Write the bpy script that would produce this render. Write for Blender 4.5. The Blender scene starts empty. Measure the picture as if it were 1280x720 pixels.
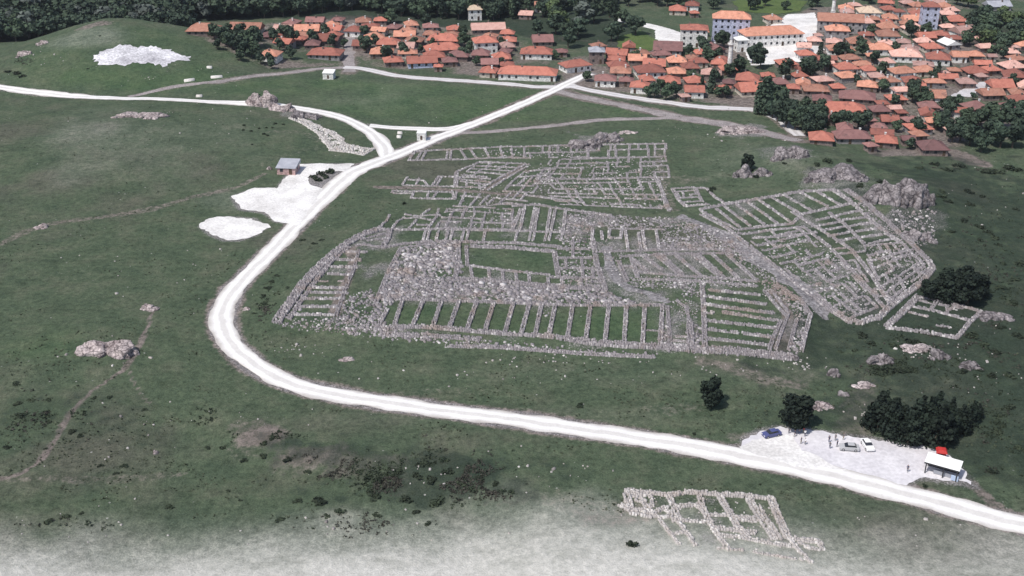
import bpy, bmesh, math, random
import numpy as np
from mathutils import Vector, geometry
R = math.radians
random.seed(7)
rng = np.random.default_rng(11)
scene = bpy.context.scene
COL = scene.collection

# ------------------------------------------------------------------ camera, sky, sun, exposure
CAM_H = 137.0
PITCH = R(26.0)
FPX = 1456.0                                   # focal length in pixels of a 1280 px wide picture
cam_d = bpy.data.cameras.new('camera')
cam = bpy.data.objects.new('camera', cam_d)
COL.objects.link(cam)
cam.location = (0, 0, CAM_H)
cam.rotation_euler = (math.pi / 2 - PITCH, 0, 0)
cam_d.sensor_width = 36.0
cam_d.lens = FPX / 1280.0 * 36.0
cam_d.clip_start = 1.0
cam_d.clip_end = 12000.0
scene.camera = cam

SUN_EL, SUN_AZ = R(58), R(228)                 # azimuth clockwise from +Y: behind the camera, to its left
world = bpy.data.worlds.new('World')
scene.world = world
world.use_nodes = True
wn = world.node_tree
wn.nodes.clear()
w_out = wn.nodes.new('ShaderNodeOutputWorld')
w_bg = wn.nodes.new('ShaderNodeBackground')
w_sky = wn.nodes.new('ShaderNodeTexSky')
w_sky.sky_type = 'NISHITA'
w_sky.sun_disc = False
w_sky.sun_elevation = SUN_EL
w_sky.sun_rotation = SUN_AZ
w_sky.dust_density = 2.0
w_bg.inputs['Strength'].default_value = 0.11
wn.links.new(w_sky.outputs[0], w_bg.inputs[0])
wn.links.new(w_bg.outputs[0], w_out.inputs[0])

sun_d = bpy.data.lights.new('sun', 'SUN')
sun = bpy.data.objects.new('sun', sun_d)
COL.objects.link(sun)
sun_d.energy = 3.4
sun_d.angle = R(1.5)
sun_d.color = (1.0, 0.96, 0.9)
sv = Vector((math.sin(SUN_AZ) * math.cos(SUN_EL), math.cos(SUN_AZ) * math.cos(SUN_EL), math.sin(SUN_EL)))
sun.rotation_euler = sv.to_track_quat('Z', 'Y').to_euler()
sun.location = (0, 0, 300)

vs = scene.view_settings
vs.view_transform = 'Standard'
vs.look = 'None'
vs.exposure = 0.12
vs.gamma = 1.0

# ------------------------------------------------------------------ helpers
def setp(o, label=None, cat=None, group=None, kind=None):
    if label: o['label'] = label
    if cat: o['category'] = cat
    if group: o['group'] = group
    if kind: o['kind'] = kind
    return o

def empty(name, loc=(0, 0, 0), rz=0.0):
    o = bpy.data.objects.new(name, None)
    o.empty_display_size = 0.5
    COL.objects.link(o)
    o.location = loc
    o.rotation_euler = (0, 0, rz)
    return o

def link(name, me, parent=None, loc=(0, 0, 0), rz=0.0, scale=None):
    o = bpy.data.objects.new(name, me)
    COL.objects.link(o)
    o.parent = parent
    o.location = loc
    if rz: o.rotation_euler = (0, 0, rz)
    if scale is not None: o.scale = scale
    return o

def mesh_np(name, V, F, mat, smooth=False, tint=None, mat_idx=None, mats=None):
    """V (n,3), F (m,k) with one k for all faces"""
    V = np.asarray(V, dtype=np.float32); F = np.asarray(F, dtype=np.int32)
    me = bpy.data.meshes.new(name)
    n, (m, k) = len(V), F.shape
    me.vertices.add(n); me.vertices.foreach_set('co', V.ravel())
    me.loops.add(m * k); me.loops.foreach_set('vertex_index', F.ravel())
    me.polygons.add(m)
    me.polygons.foreach_set('loop_start', np.arange(m, dtype=np.int32) * k)
    if smooth: me.polygons.foreach_set('use_smooth', np.ones(m, dtype=bool))
    for mm in (mats or [mat]): me.materials.append(mm)
    if mat_idx is not None: me.polygons.foreach_set('material_index', np.asarray(mat_idx, dtype=np.int32))
    if tint is not None:
        a = me.attributes.new('tint', 'FLOAT', 'POINT')
        a.data.foreach_set('value', np.asarray(tint, dtype=np.float32))
    me.update(calc_edges=True)
    return me

class MB:
    def __init__(self): self.v = []; self.f = []; self.mi = []
    def add(self, vs_, fs_, mi=0):
        b = len(self.v)
        self.v += [tuple(p) for p in vs_]
        self.f += [tuple(b + i for i in f) for f in fs_]
        self.mi += [mi] * len(fs_)
        return self
    def box(self, x0, x1, y0, y1, z0, z1, mi=0):
        return self.add([(x0,y0,z0),(x1,y0,z0),(x1,y1,z0),(x0,y1,z0),(x0,y0,z1),(x1,y0,z1),(x1,y1,z1),(x0,y1,z1)],
            [(0,3,2,1),(4,5,6,7),(0,1,5,4),(1,2,6,5),(2,3,7,6),(3,0,4,7)], mi)
    def tube(self, pts, rads, n=8, mi=0):
        b = len(self.v); k = len(pts)
        for i, (p, r) in enumerate(zip(pts, rads)):
            d = (Vector(pts[min(i+1,k-1)]) - Vector(pts[max(i-1,0)])).normalized()
            u = d.orthogonal().normalized(); w = d.cross(u)
            for j in range(n):
                a = 2*math.pi*j/n
                self.v.append(tuple(Vector(p) + (u*math.cos(a) + w*math.sin(a))*r))
        for i in range(k-1):
            for j in range(n):
                self.f.append((b+i*n+j, b+i*n+(j+1)%n, b+(i+1)*n+(j+1)%n, b+(i+1)*n+j)); self.mi.append(mi)
        self.f.append(tuple(b+(k-1)*n+j for j in range(n))); self.mi.append(mi)
        self.f.append(tuple(b+n-1-j for j in range(n))); self.mi.append(mi)
        return self
    def mesh(self, name, *mats, smooth=False):
        me = bpy.data.meshes.new(name)
        me.from_pydata(self.v, [], self.f)
        for m in mats: me.materials.append(m)
        if len(mats) > 1: me.polygons.foreach_set('material_index', self.mi)
        if smooth: me.polygons.foreach_set('use_smooth', [True]*len(me.polygons))
        me.update()
        return me

# ------------------------------------------------------------------ materials
def new_mat(name):
    m = bpy.data.materials.new(name); m.use_nodes = True
    nt = m.node_tree; nt.nodes.clear()
    out = nt.nodes.new('ShaderNodeOutputMaterial')
    b = nt.nodes.new('ShaderNodeBsdfPrincipled')
    nt.links.new(b.outputs[0], out.inputs[0])
    b.inputs['Specular IOR Level'].default_value = 0.2
    b.inputs['Roughness'].default_value = 0.9
    return m, nt, b

def nd(nt, kind, **kw):
    n = nt.nodes.new(kind)
    for k, v in kw.items():
        if k in n.inputs: n.inputs[k].default_value = v
        else: setattr(n, k, v)
    return n

def noise(nt, scale, detail=4.0, rough=0.55, coord=None):
    n = nt.nodes.new('ShaderNodeTexNoise')
    n.inputs['Scale'].default_value = scale
    n.inputs['Detail'].default_value = detail
    n.inputs['Roughness'].default_value = rough
    if coord is not None: nt.links.new(coord, n.inputs['Vector'])
    return n.outputs['Fac']

def ramp(nt, fac, stops):
    r = nt.nodes.new('ShaderNodeValToRGB')
    el = r.color_ramp.elements
    while len(el) < len(stops): el.new(0.5)
    for e, (p, c) in zip(el, stops):
        e.position = p; e.color = (c if len(c) == 4 else (*c, 1))
    nt.links.new(fac, r.inputs[0])
    return r.outputs[0]

def mixc(nt, fac, a, b, blend='MIX'):
    m = nt.nodes.new('ShaderNodeMix'); m.data_type = 'RGBA'; m.blend_type = blend
    for sock, v in ((m.inputs[0], fac), (m.inputs[6], a), (m.inputs[7], b)):
        if isinstance(v, (int, float)): sock.default_value = v
        elif isinstance(v, tuple): sock.default_value = (*v, 1) if len(v) == 3 else v
        else: nt.links.new(v, sock)
    return m.outputs[2]

def mth(nt, op, a, b=0.0, clamp=False):
    m = nt.nodes.new('ShaderNodeMath'); m.operation = op; m.use_clamp = clamp
    for s, v in ((m.inputs[0], a), (m.inputs[1], b)):
        if isinstance(v, (int, float)): s.default_value = v
        else: nt.links.new(v, s)
    return m.outputs[0]

def sstep(nt, v, lo, hi):
    m = nt.nodes.new('ShaderNodeMapRange'); m.interpolation_type = 'SMOOTHSTEP'
    m.inputs['From Min'].default_value = lo; m.inputs['From Max'].default_value = hi
    nt.links.new(v, m.inputs['Value'])
    return m.outputs[0]

def bump(nt, bsdf, h, strength=0.5, dist=0.1):
    b = nt.nodes.new('ShaderNodeBump')
    b.inputs['Strength'].default_value = strength; b.inputs['Distance'].default_value = dist
    nt.links.new(h, b.inputs['Height']); nt.links.new(b.outputs[0], bsdf.inputs['Normal'])

def wcoord(nt):
    g = nt.nodes.new('ShaderNodeNewGeometry'); return g.outputs['Position']

def simple(name, c1, c2, scale=0.5, rough=0.9, obj_rand=0.0, fine=None, bumpd=0.0, spec=0.2, metal=0.0, grain=0.6, crack=0.0):
    """two-tone mottled procedural surface, optional per-object brightness change"""
    m, nt, b = new_mat(name)
    co = wcoord(nt)
    f = noise(nt, scale, 5, 0.65, co)
    col = ramp(nt, f, [(0.32, c1), (0.68, c2)])
    if fine:
        f2 = noise(nt, fine, 2, 0.6, co)
        col = mixc(nt, grain, col, ramp(nt, f2, [(0.35, (.5,.5,.5)), (0.65, (1.3,1.3,1.3))]), 'MULTIPLY')
    if crack:                                          # joints that run through the rock
        w = nt.nodes.new('ShaderNodeTexVoronoi'); w.feature = 'DISTANCE_TO_EDGE'; w.inputs['Scale'].default_value = crack
        dn = nt.nodes.new('ShaderNodeTexNoise'); dn.inputs['Scale'].default_value = crack*1.6; dn.inputs['Detail'].default_value = 4; nt.links.new(co, dn.inputs['Vector'])
        vm = nt.nodes.new('ShaderNodeVectorMath'); vm.operation = 'MULTIPLY_ADD'; vm.inputs[1].default_value = (1.6/crack*.5,)*3
        nt.links.new(dn.outputs['Color'], vm.inputs[0]); nt.links.new(co, vm.inputs[2]); nt.links.new(vm.outputs[0], w.inputs['Vector'])
        col = mixc(nt, 1.0, col, ramp(nt, w.outputs['Distance'], [(0.0, (.3,.29,.3)), (0.09, (1,1,1))]), 'MULTIPLY')
    if obj_rand:
        oi = nt.nodes.new('ShaderNodeObjectInfo')
        col = mixc(nt, 1.0, col, ramp(nt, oi.outputs['Random'], [(0.0, (1-obj_rand,)*3), (1.0, (1+obj_rand,)*3)]), 'MULTIPLY')
    nt.links.new(col, b.inputs['Base Color'])
    b.inputs['Roughness'].default_value = rough
    b.inputs['Specular IOR Level'].default_value = spec
    b.inputs['Metallic'].default_value = metal
    if bumpd: bump(nt, b, noise(nt, fine or scale*6, 3, 0.6, co), 0.6, bumpd)
    return m

def stone_mat(name, dark, mid, light, ochre=(.27,.2,.16)):
    m, nt, b = new_mat(name)
    co = wcoord(nt)
    a = nt.nodes.new('ShaderNodeAttribute'); a.attribute_name = 'tint'
    col = ramp(nt, a.outputs['Fac'], [(0.0, dark), (0.4, mid), (0.62, mid), (0.95, light)])
    col = mixc(nt, sstep(nt, noise(nt, 0.12, 3, 0.6, co), 0.52, 0.7), col, mixc(nt, 0.5, col, ochre))
    col = mixc(nt, 0.7, col, ramp(nt, noise(nt, 2.5, 4, 0.7, co), [(0.3, (.55,.55,.56)), (0.7, (1.25,1.25,1.22))]), 'MULTIPLY')
    nt.links.new(col, b.inputs['Base Color'])
    bump(nt, b, noise(nt, 4, 4, 0.6, co), 0.6, 0.06)
    return m

def leaf_mat(name, c1, c2, rand=0.3):
    m, nt, b = new_mat(name)
    co = wcoord(nt)
    col = ramp(nt, noise(nt, 0.45, 4, 0.7, co), [(0.3, c1), (0.7, c2)])
    oi = nt.nodes.new('ShaderNodeObjectInfo')
    col = mixc(nt, 1.0, col, ramp(nt, oi.outputs['Random'], [(0.0, (1-rand,)*3), (1.0, (1+rand, 1+rand, 1+rand*.8))]), 'MULTIPLY')
    nt.links.new(col, b.inputs['Base Color'])
    b.inputs['Roughness'].default_value = 0.75
    return m

def roof_mat(name, c1, c2):
    m, nt, b = new_mat(name)
    tc = nt.nodes.new('ShaderNodeTexCoord')
    co = wcoord(nt)
    oi = nt.nodes.new('ShaderNodeObjectInfo')
    col = ramp(nt, noise(nt, 0.55, 5, 0.7, co), [(0.3, c1), (0.7, c2)])
    col = mixc(nt, 1.0, col, ramp(nt, oi.outputs['Random'], [(0.0, (.58,.6,.64)), (1.0, (1.22,1.18,1.16))]), 'MULTIPLY')
    # old dark lichen blotches and patches of newer tile
    col = mixc(nt, sstep(nt, noise(nt, 0.35, 4, 0.7, co), 0.56, 0.68), col, mixc(nt, 0.55, col, (.1,.075,.07)))
    wv = nt.nodes.new('ShaderNodeTexWave'); wv.bands_direction = 'X'
    wv.inputs['Scale'].default_value = 1.3; wv.inputs['Distortion'].default_value = 0.6
    nt.links.new(tc.outputs['Object'], wv.inputs['Vector'])
    col = mixc(nt, 0.35, col, ramp(nt, wv.outputs['Fac'], [(0.2, (.6,.6,.6)), (0.6, (1.1,1.1,1.1))]), 'MULTIPLY')
    nt.links.new(col, b.inputs['Base Color'])
    bump(nt, b, wv.outputs['Fac'], 0.5, 0.06)
    return m

M = {}
M['stone'] = stone_mat('temple_limestone', (.080,.073,.078), (.272,.25,.264), (.64,.61,.615))
M['stone_pale'] = stone_mat('pale_limestone', (.20,.18,.178), (.44,.41,.40), (.72,.69,.67), (.40,.335,.30))
M['rock'] = simple('weathered_rock', (.12,.108,.113), (.36,.325,.332), 0.3, 0.95, 0.12, 1.6, 0.4, grain=.9, crack=.4)
M['rock_pale'] = simple('pale_weathered_rock', (.24,.195,.195), (.56,.49,.48), 0.35, 0.95, 0.1, 1.6, 0.35, grain=.9, crack=.55)
M['gravel'] = simple('white_limestone_gravel', (.55,.53,.515), (.84,.825,.81), 0.11, 0.95, 0, 1.6, grain=.3)
M['gravel_worn'] = simple('worn_limestone_gravel', (.44,.42,.43), (.60,.58,.59), 0.16, 0.95, 0, 1.6, grain=.3)
M['parking'] = simple('trodden_pale_gravel', (.54,.52,.55), (.72,.70,.72), 0.12, 0.95, 0, 1.2, grain=.22)
M['chalk'] = simple('bare_chalk', (.36,.35,.38), (.80,.79,.82), 0.12, 0.95, 0, 1.2)
M['dirt_road'] = simple('grey_dirt_road', (.22,.195,.195), (.36,.325,.32), 0.2, 0.95, 0, 2.0)
M['track'] = simple('brown_earth_track', (.13,.105,.095), (.24,.195,.18), 0.25, 0.95, 0, 2.0)
M['paver'] = simple('stone_paving', (.16,.152,.157), (.29,.275,.282), 0.25, 0.9, 0, 1.1, 0.12, grain=.95)
M['meadow'] = simple('bright_meadow', (.07,.11,.035), (.11,.15,.05), 0.1, 0.95, 0, 1.5)
def road_mat(name, edge, mid, track):
    """gravel road: paler beaten wheel lines, loose greyer crown and edges"""
    m, nt, b = new_mat(name); co = wcoord(nt)
    a = nt.nodes.new('ShaderNodeAttribute'); a.attribute_name = 'tint'
    u = mth(nt, 'ABSOLUTE', mth(nt, 'SUBTRACT', mth(nt, 'ADD', a.outputs['Fac'], mth(nt, 'MULTIPLY', mth(nt, 'SUBTRACT', noise(nt, .12, 3, .6, co), .5), .35)), .5))
    col = ramp(nt, u, [(0.0, mid), (0.09, mid), (0.17, track), (0.3, track), (0.4, mid), (0.5, edge)])
    col = mixc(nt, 0.8, col, ramp(nt, noise(nt, .22, 5, .7, co), [(0.3, (.86,.85,.85)), (0.7, (1.06,1.06,1.06))]), 'MULTIPLY')
    col = mixc(nt, 0.35, col, ramp(nt, noise(nt, 2.0, 3, .7, co), [(0.3, (.75,.74,.74)), (0.7, (1.12,1.12,1.12))]), 'MULTIPLY')
    nt.links.new(col, b.inputs['Base Color']); bump(nt, b, noise(nt, 2.0, 3, .6, co), .5, .08)
    return m
M['road'] = road_mat('white_gravel_road', (.46,.43,.405), (.66,.64,.62), (.82,.81,.795))
M['road_far'] = road_mat('grey_gravel_road', (.38,.355,.35), (.52,.50,.50), (.66,.645,.65))
M['roof_o'] = roof_mat('orange_roof_tiles', (.45,.20,.138), (.65,.34,.245))
M['roof_r'] = roof_mat('red_roof_tiles', (.37,.135,.102), (.52,.218,.165))
M['roof_p'] = roof_mat('faded_pink_roof_tiles', (.53,.30,.25), (.72,.47,.405))
M['roof_b'] = roof_mat('old_brown_roof_tiles', (.22,.115,.108), (.33,.18,.168))
M['roof_c'] = roof_mat('cream_roof_tiles', (.52,.40,.3), (.66,.54,.42))
M['roof_g'] = simple('grey_sheet_roof', (.28,.29,.33), (.40,.41,.45), 0.4, 0.6, 0.1)
M['roof_w'] = simple('white_sheet_roof', (.74,.74,.72), (.84,.84,.82), 0.4, 0.6)
M['wall_w'] = simple('white_plaster', (.66,.65,.63), (.82,.81,.79), 0.5, 0.9, 0.06, 1.5)
M['wall_c'] = simple('cream_plaster', (.48,.43,.38), (.62,.56,.49), 0.5, 0.9, 0.12, 1.5)
M['wall_s'] = simple('grey_stone_wall', (.2,.19,.195), (.36,.34,.34), 0.8, 0.95, 0.15, 2.5, 0.05)
M['wall_m'] = simple('mud_brick_wall', (.16,.125,.115), (.27,.215,.2), 0.6, 0.95, 0.15, 2.0, 0.05)
M['wall_b'] = simple('pale_blue_plaster', (.40,.43,.56), (.50,.53,.66), 0.5, 0.9, 0.1, 1.5)
M['wall_k'] = simple('pink_plaster', (.5,.33,.32), (.6,.42,.4), 0.5, 0.9, 0.1, 1.5)
M['glass'] = simple('dark_window_glass', (.02,.022,.028), (.05,.052,.06), 0.8, 0.15, 0.3, spec=0.5)
M['wood'] = simple('dark_wood', (.06,.04,.03), (.12,.08,.055), 1.0, 0.8, 0.2)
M['bark'] = simple('bark', (.07,.055,.045), (.14,.115,.095), 2.0, 0.95, 0.2, 6.0)
M['leaf_d'] = leaf_mat('dark_foliage', (.030,.052,.040), (.070,.098,.066))
M['leaf_m'] = leaf_mat('mid_foliage', (.040,.066,.046), (.080,.112,.068))
M['leaf_l'] = leaf_mat('light_foliage', (.06,.095,.045), (.115,.15,.07), 0.2)
M['leaf_s'] = leaf_mat('silver_foliage', (.075,.095,.085), (.13,.15,.135), 0.2)
M['leaf_p'] = leaf_mat('pine_needles', (.010,.017,.014), (.027,.040,.028), 0.25)
M['scrub'] = leaf_mat('brown_scrub', (.03,.034,.026), (.085,.078,.066), 0.0)
M['leaf_b'] = leaf_mat('scrub_foliage', (.018,.028,.018), (.045,.058,.036), 0.35)
M['black'] = simple('black_rubber', (.012,.012,.013), (.025,.025,.026), 3.0, 0.8)
M['steel_dark'] = simple('dark_painted_steel', (.03,.03,.035), (.055,.055,.06), 1.0, 0.5)
M['red'] = simple('red_paint', (.42,.03,.028), (.55,.05,.045), 0.8, 0.5)
M['white'] = simple('white_paint', (.76,.76,.75), (.85,.85,.84), 0.8, 0.6)
M['blue_sheet'] = simple('pale_blue_cloth', (.45,.55,.75), (.55,.65,.82), 0.8, 0.8)
for k, c in (('blue', (.07,.08,.2)), ('white', (.8,.8,.79)), ('silver', (.42,.42,.43)), ('navy', (.03,.035,.07))):
    M['car_' + k] = simple(k + '_car_paint', c, tuple(min(1, x*1.12) for x in c), 0.5, 0.35, spec=0.5)
for k, c in (('red', (.45,.05,.05)), ('navy', (.03,.035,.08)), ('white', (.72,.72,.72)), ('grey', (.12,.12,.13)), ('khaki', (.22,.19,.13)), ('jeans', (.07,.09,.16)), ('skin', (.42,.26,.19)), ('hair', (.02,.015,.012))):
    M['p_' + k] = simple(k + ('' if k in ('skin', 'hair') else '_cloth'), c, tuple(x*1.25 for x in c), 4.0, 0.85)
# ------------------------------------------------------------------ where a point of the survey photograph lies on the ground
SP, CP = math.sin(PITCH), math.cos(PITCH)
def ray(px, py):
    u = (np.asarray(px, float) - 640) / FPX; v = (np.asarray(py, float) - 360) / FPX
    return u, CP - v * SP, SP + v * CP            # right, forward, down
def P0(px, py, z=0.0):
    u, f, d = ray(px, py); t = (CAM_H - z) / d
    return np.stack([t * u, t * f], -1)
def poly0(pts): return np.array([P0(x, y) for x, y in pts])

def _hash(i, j, s):
    n = np.sin(i * 127.1 + j * 311.7 + s * 74.7) * 43758.5453
    return n - np.floor(n)
def vnoise(x, y, scale, seed=0):
    x = x / scale; y = y / scale
    i, j = np.floor(x), np.floor(y); fx, fy = x - i, y - j
    fx = fx*fx*(3-2*fx); fy = fy*fy*(3-2*fy)
    return ((_hash(i,j,seed)*(1-fx) + _hash(i+1,j,seed)*fx)*(1-fy) + (_hash(i,j+1,seed)*(1-fx) + _hash(i+1,j+1,seed)*fx)*fy)*2-1
def fbm(x, y, scale, seed=0, o=3):
    s = 0; a = 1.0
    for k in range(o): s = s + a*vnoise(x, y, scale/2**k, seed+k*3.3); a *= .5
    return s
def ss(x, lo, hi):
    t = np.clip((x-lo)/(hi-lo), 0, 1); return t*t*(3-2*t)
def seg_dist(X, Y, pts):
    """distance to a polyline"""
    d = np.full(X.shape, 1e9)
    for (x0,y0),(x1,y1) in zip(pts[:-1], pts[1:]):
        dx, dy = x1-x0, y1-y0; L = dx*dx+dy*dy+1e-9
        t = np.clip(((X-x0)*dx+(Y-y0)*dy)/L, 0, 1)
        d = np.minimum(d, np.hypot(X-x0-t*dx, Y-y0-t*dy))
    return d
def inside(X, Y, pts):
    c = np.zeros(X.shape, bool)
    for (x0,y0),(x1,y1) in zip(pts, np.roll(pts, -1, 0)):
        cond = ((y0 > Y) != (y1 > Y)) & (X < (x1-x0)*(Y-y0)/(y1-y0+1e-12)+x0)
        c ^= cond
    return c
def sdf(X, Y, pts):
    """signed distance, positive inside"""
    d = seg_dist(X, Y, np.vstack([pts, pts[:1]]))
    return np.where(inside(X, Y, pts), d, -d)

def local(X, Y, pts, margin, fn, base):
    """evaluate fn only near pts"""
    out = np.full(X.shape, base, float)
    lo, hi = pts.min(0)-margin, pts.max(0)+margin
    k = (X > lo[0]) & (X < hi[0]) & (Y > lo[1]) & (Y < hi[1])
    if k.any(): out[k] = fn(X[k], Y[k], pts)
    return out

TERRACE = poly0([(340,408),(372,362),(400,330),(440,303),(475,285),(640,256),(706,260),(850,268),(905,292),(960,335),(1015,385),(1003,447),(930,446),(830,444),(640,432),(470,420)])
SOUTH = poly0([(870,264),(905,254),(1000,240),(1062,236),(1125,278),(1168,335),(1150,357),(1108,390),(1085,406),(1060,404),(990,352),(935,312)])
SCARP = poly0([(225,478),(255,520),(330,552),(420,566),(540,585),(650,612)])

def height_raw(X, Y):
    z = 0.9*fbm(X, Y, 90, 1, 2) + .22*vnoise(X, Y, 24, 5) + .09*vnoise(X, Y, 9, 8)
    # hill at the edge of the wood
    cx, cy = P0(150, 72)
    crest = np.interp(X, [-330,-275,-228,-212,-200,-186,-172,-160,-146,-134,-117,-98,-80], [0,0,3.6,8.2,12.0,14.6,14.6,13.2,11.2,9.0,5.6,1.6,0])
    crest = crest*(1+.05*vnoise(X, Y, 18, 3))
    tt = np.clip((Y-456)/(530-456), 0, 1)
    z = z + crest*np.where(Y < 530, .45*ss(tt, 0, 1)+.55*(1-(1-tt)**1.8), 1-ss(Y, 530, 556))
    # spur below the road on the left
    rr = ((X+150)/120)**2 + ((Y-395)/70)**2
    z = z + 4.0*np.clip(1-rr, 0, 1)**2
    # terrace of the temple and of the southern quarter
    z = z + 1.5*ss(local(X, Y, TERRACE, 12, sdf, -50), -4, 1.5)
    z = z + 1.0*ss(local(X, Y, SOUTH, 12, sdf, -50), -4, 1.5)
    # scarp in front of the road bend: the near ground lies lower
    d = local(X, Y, SCARP, 40, seg_dist, 99)
    yl = np.interp(X, SCARP[:,0], SCARP[:,1])
    sd = np.where(Y > yl, d, -d)
    win = ss(X, SCARP[0,0]-26, SCARP[0,0]+30)*(1-ss(X, SCARP[-1,0]-14, SCARP[-1,0]+10))
    z = z - 2.6*win*(1-ss(sd, -9, 3))*ss(Y, 100, 175)
    # knolls that carry the outcrops on the right, and the dip beyond the grove
    for (px, py, a, r) in ((1135,250,3.0,20),(1050,222,2.5,22),(985,196,2.0,18),(330,128,2.2,14),(1170,445,1.2,16),(1225,400,1.5,16),(560,165,-1.0,40),(120,435,1.2,14)):
        c = P0(px, py); z = z + a*np.exp(-((X-c[0])**2+(Y-c[1])**2)/(r*r))
    # far country rises to low hills
    z = z + 90*ss(Y, 800, 2600)*(0.6+0.4*vnoise(X, Y, 700, 2)) + 60*ss(np.abs(X), 450, 1800)*(0.6+0.4*vnoise(X, Y, 500, 4))
    return z

def axis(lo, hi, step, far_lo, far_hi):
    a = list(np.arange(lo, hi+.01, step)); s = step
    while a[-1] < far_hi: s *= 1.22; a.append(a[-1]+s)
    s = step; b = []
    x = lo
    while x > far_lo: s *= 1.22; x -= s; b.append(x)
    return np.array(b[::-1]+a)
XS = axis(-300, 300, 1.1, -4500, 4500)
YS = axis(150, 700, 1.1, -600, 7000)
GX, GY = np.meshgrid(XS, YS)
GZ = height_raw(GX, GY)
_ix = np.arange(len(XS)); _iy = np.arange(len(YS))
def H(x, y):
    x = np.asarray(x, float); y = np.asarray(y, float)
    fx = np.interp(x, XS, _ix); fy = np.interp(y, YS, _iy)
    i = np.clip(fx.astype(int), 0, len(XS)-2); j = np.clip(fy.astype(int), 0, len(YS)-2)
    a, b = fx-i, fy-j
    return (GZ[j,i]*(1-a)+GZ[j,i+1]*a)*(1-b)+(GZ[j+1,i]*(1-a)+GZ[j+1,i+1]*a)*b
_T = np.arange(150, 1100, 1.0)
def P(px, py, dz=0.0):
    """ground point (x, y, z) seen at a picture point; with dz, the point whose spot dz metres up is seen there"""
    u, f, d = ray(px, py)
    hz = H(_T*u, _T*f) + dz - (CAM_H - _T*d)
    k = int(np.argmax(hz > 0)) if (hz > 0).any() else len(_T)-1
    if k > 0:
        a, b = hz[k-1], hz[k]
        t = _T[k-1] + (0-a)/(b-a+1e-9)
    else: t = _T[0]
    x, y = t*u, t*f
    return Vector((float(x), float(y), float(H(x, y))))
def PL(pts): return np.array([P(x, y)[:2] for x, y in pts])
def mpp(px, py):
    """metres per picture pixel across, at the ground seen there"""
    p = P(px, py); return (p.y*CP + (CAM_H-p.z)*SP)/FPX

def catmull(pts, step=1.0):
    pts = [np.asarray(p, float) for p in pts]
    pts = [2*pts[0]-pts[1]] + pts + [2*pts[-1]-pts[-2]]
    out = []
    for i in range(1, len(pts)-2):
        p0, p1, p2, p3 = pts[i-1:i+3]
        n = max(2, int(np.linalg.norm((p2-p1)[:2])/step))
        for k in range(n):
            t = k/n
            out.append(.5*((2*p1)+(-p0+p2)*t+(2*p0-5*p1+4*p2-p3)*t*t+(-p0+3*p1-3*p2+p3)*t**3))
    out.append(pts[-2])
    return np.array(out)

# ------------------------------------------------------------------ courses of roads and tracks: (px, py, width m)
MAIN_ROAD = [(737,92,5),(712,103,5),(660,127,5),(600,152,5.2),(545,173,5.4),(490,196,6),(445,214,7),(412,240,7),(372,280,6.2),(335,318,5.8),(303,350,5.6),(283,377,5.6),(277,402,5.8),(288,428,5.8),(318,456,5.6),(362,479,5.4),(440,497,5.4),(560,514,5.4),(700,533,5.6),(820,551,6),(920,569,6.5),(1030,592,7.0),(1140,620,6.6),(1225,643,6.4),(1330,670,6.2)]
HILL_ROAD = [(-60,100,4.6),(0,109,4.6),(60,117,4.8),(150,123,5),(240,126,5),(310,129,5),(370,135,5),(420,145,5.2),(455,160,5.8),(476,178,6.2),(486,198,6.4)]
LINK_ROAD = [(462,157,4),(500,160,4.2),(560,161,4.4),(600,152,4.6)]
VILLAGE_ROAD = [(430,84,5),(455,86,5),(500,95,5),(560,100,4.6),(620,104,4.4),(680,109,4.4),(720,107,4.4)]
EAST_ROAD = [(712,107,4.6),(760,117,4.8),(820,126,4.8),(880,134,4.8),(940,137,5),(975,150,5),(1000,170,5)]
DIRT_A = [(690,112,5),(740,124,5),(800,136,5),(850,147,6),(905,155,7),(950,165,7),(1000,176,5)]
DIRT_B = [(560,166,3),(620,164,3),(700,156,3),(770,149,3.4),(850,147,3.6)]
LANE_N = [(437,90,5),(436,75,5),(437,55,4.5),(440,30,4.5)]
EDGE_LANE = [(270,103,3),(310,96,3),(360,91,3.2),(400,86,3.4),(437,84,4)]
FIELD_LANE = [(160,121,2.6),(205,111,2.6),(270,102,2.8)]
WHITE_LANE = [(772,24,6),(800,30,7),(830,37,8),(852,46,8)]

TRACKS = [([(-20,603),(20,594),(45,580),(65,556),(90,515),(120,485),(155,462),(175,430),(187,400),(190,386)], 1.0, .8),
          ([(160,458),(168,480),(180,497),(188,505)], .9, .6),
          ([(-10,310),(20,296),(60,280),(140,270),(200,258),(250,244),(290,236),(330,218)], 2.4, .55),
          ([(0,598),(60,598),(130,600),(230,592)], 2.0, .45),
          ([(880,452),(920,462),(960,475),(1000,482)], 4.0, .55),
          ([(1215,605),(1240,628),(1270,645)], 2.5, .7),
          ([(1070,545),(1078,500),(1085,480)], 6, .5),
          ([(1100,192),(1150,190),(1190,191),(1230,206)], 5, .9),
          ([(0,180),(60,176),(140,152),(200,144)], 1.5, .35),
          ([(330,205),(370,190),(420,180)], 4, .35),
          ([(345,165),(375,165),(400,175)], 4, .4),
          ([(690,620),(740,640),(790,640)], 6, .4),
          ([(300,560),(360,565),(430,580),(500,600)], 5, .4),
          ([(440,310),(440,335),(428,365),(418,393)], 2.5, .8),
          ([(470,234),(560,237),(650,244)], 1.8, .9),
          ([(655,205),(630,222),(605,238)], 1.6, .9),
          ([(820,190),(828,215),(832,240),(845,262)], 3.0, .5),
          ([(965,365),(985,392),(975,435)], 2.2, .8)]

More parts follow.
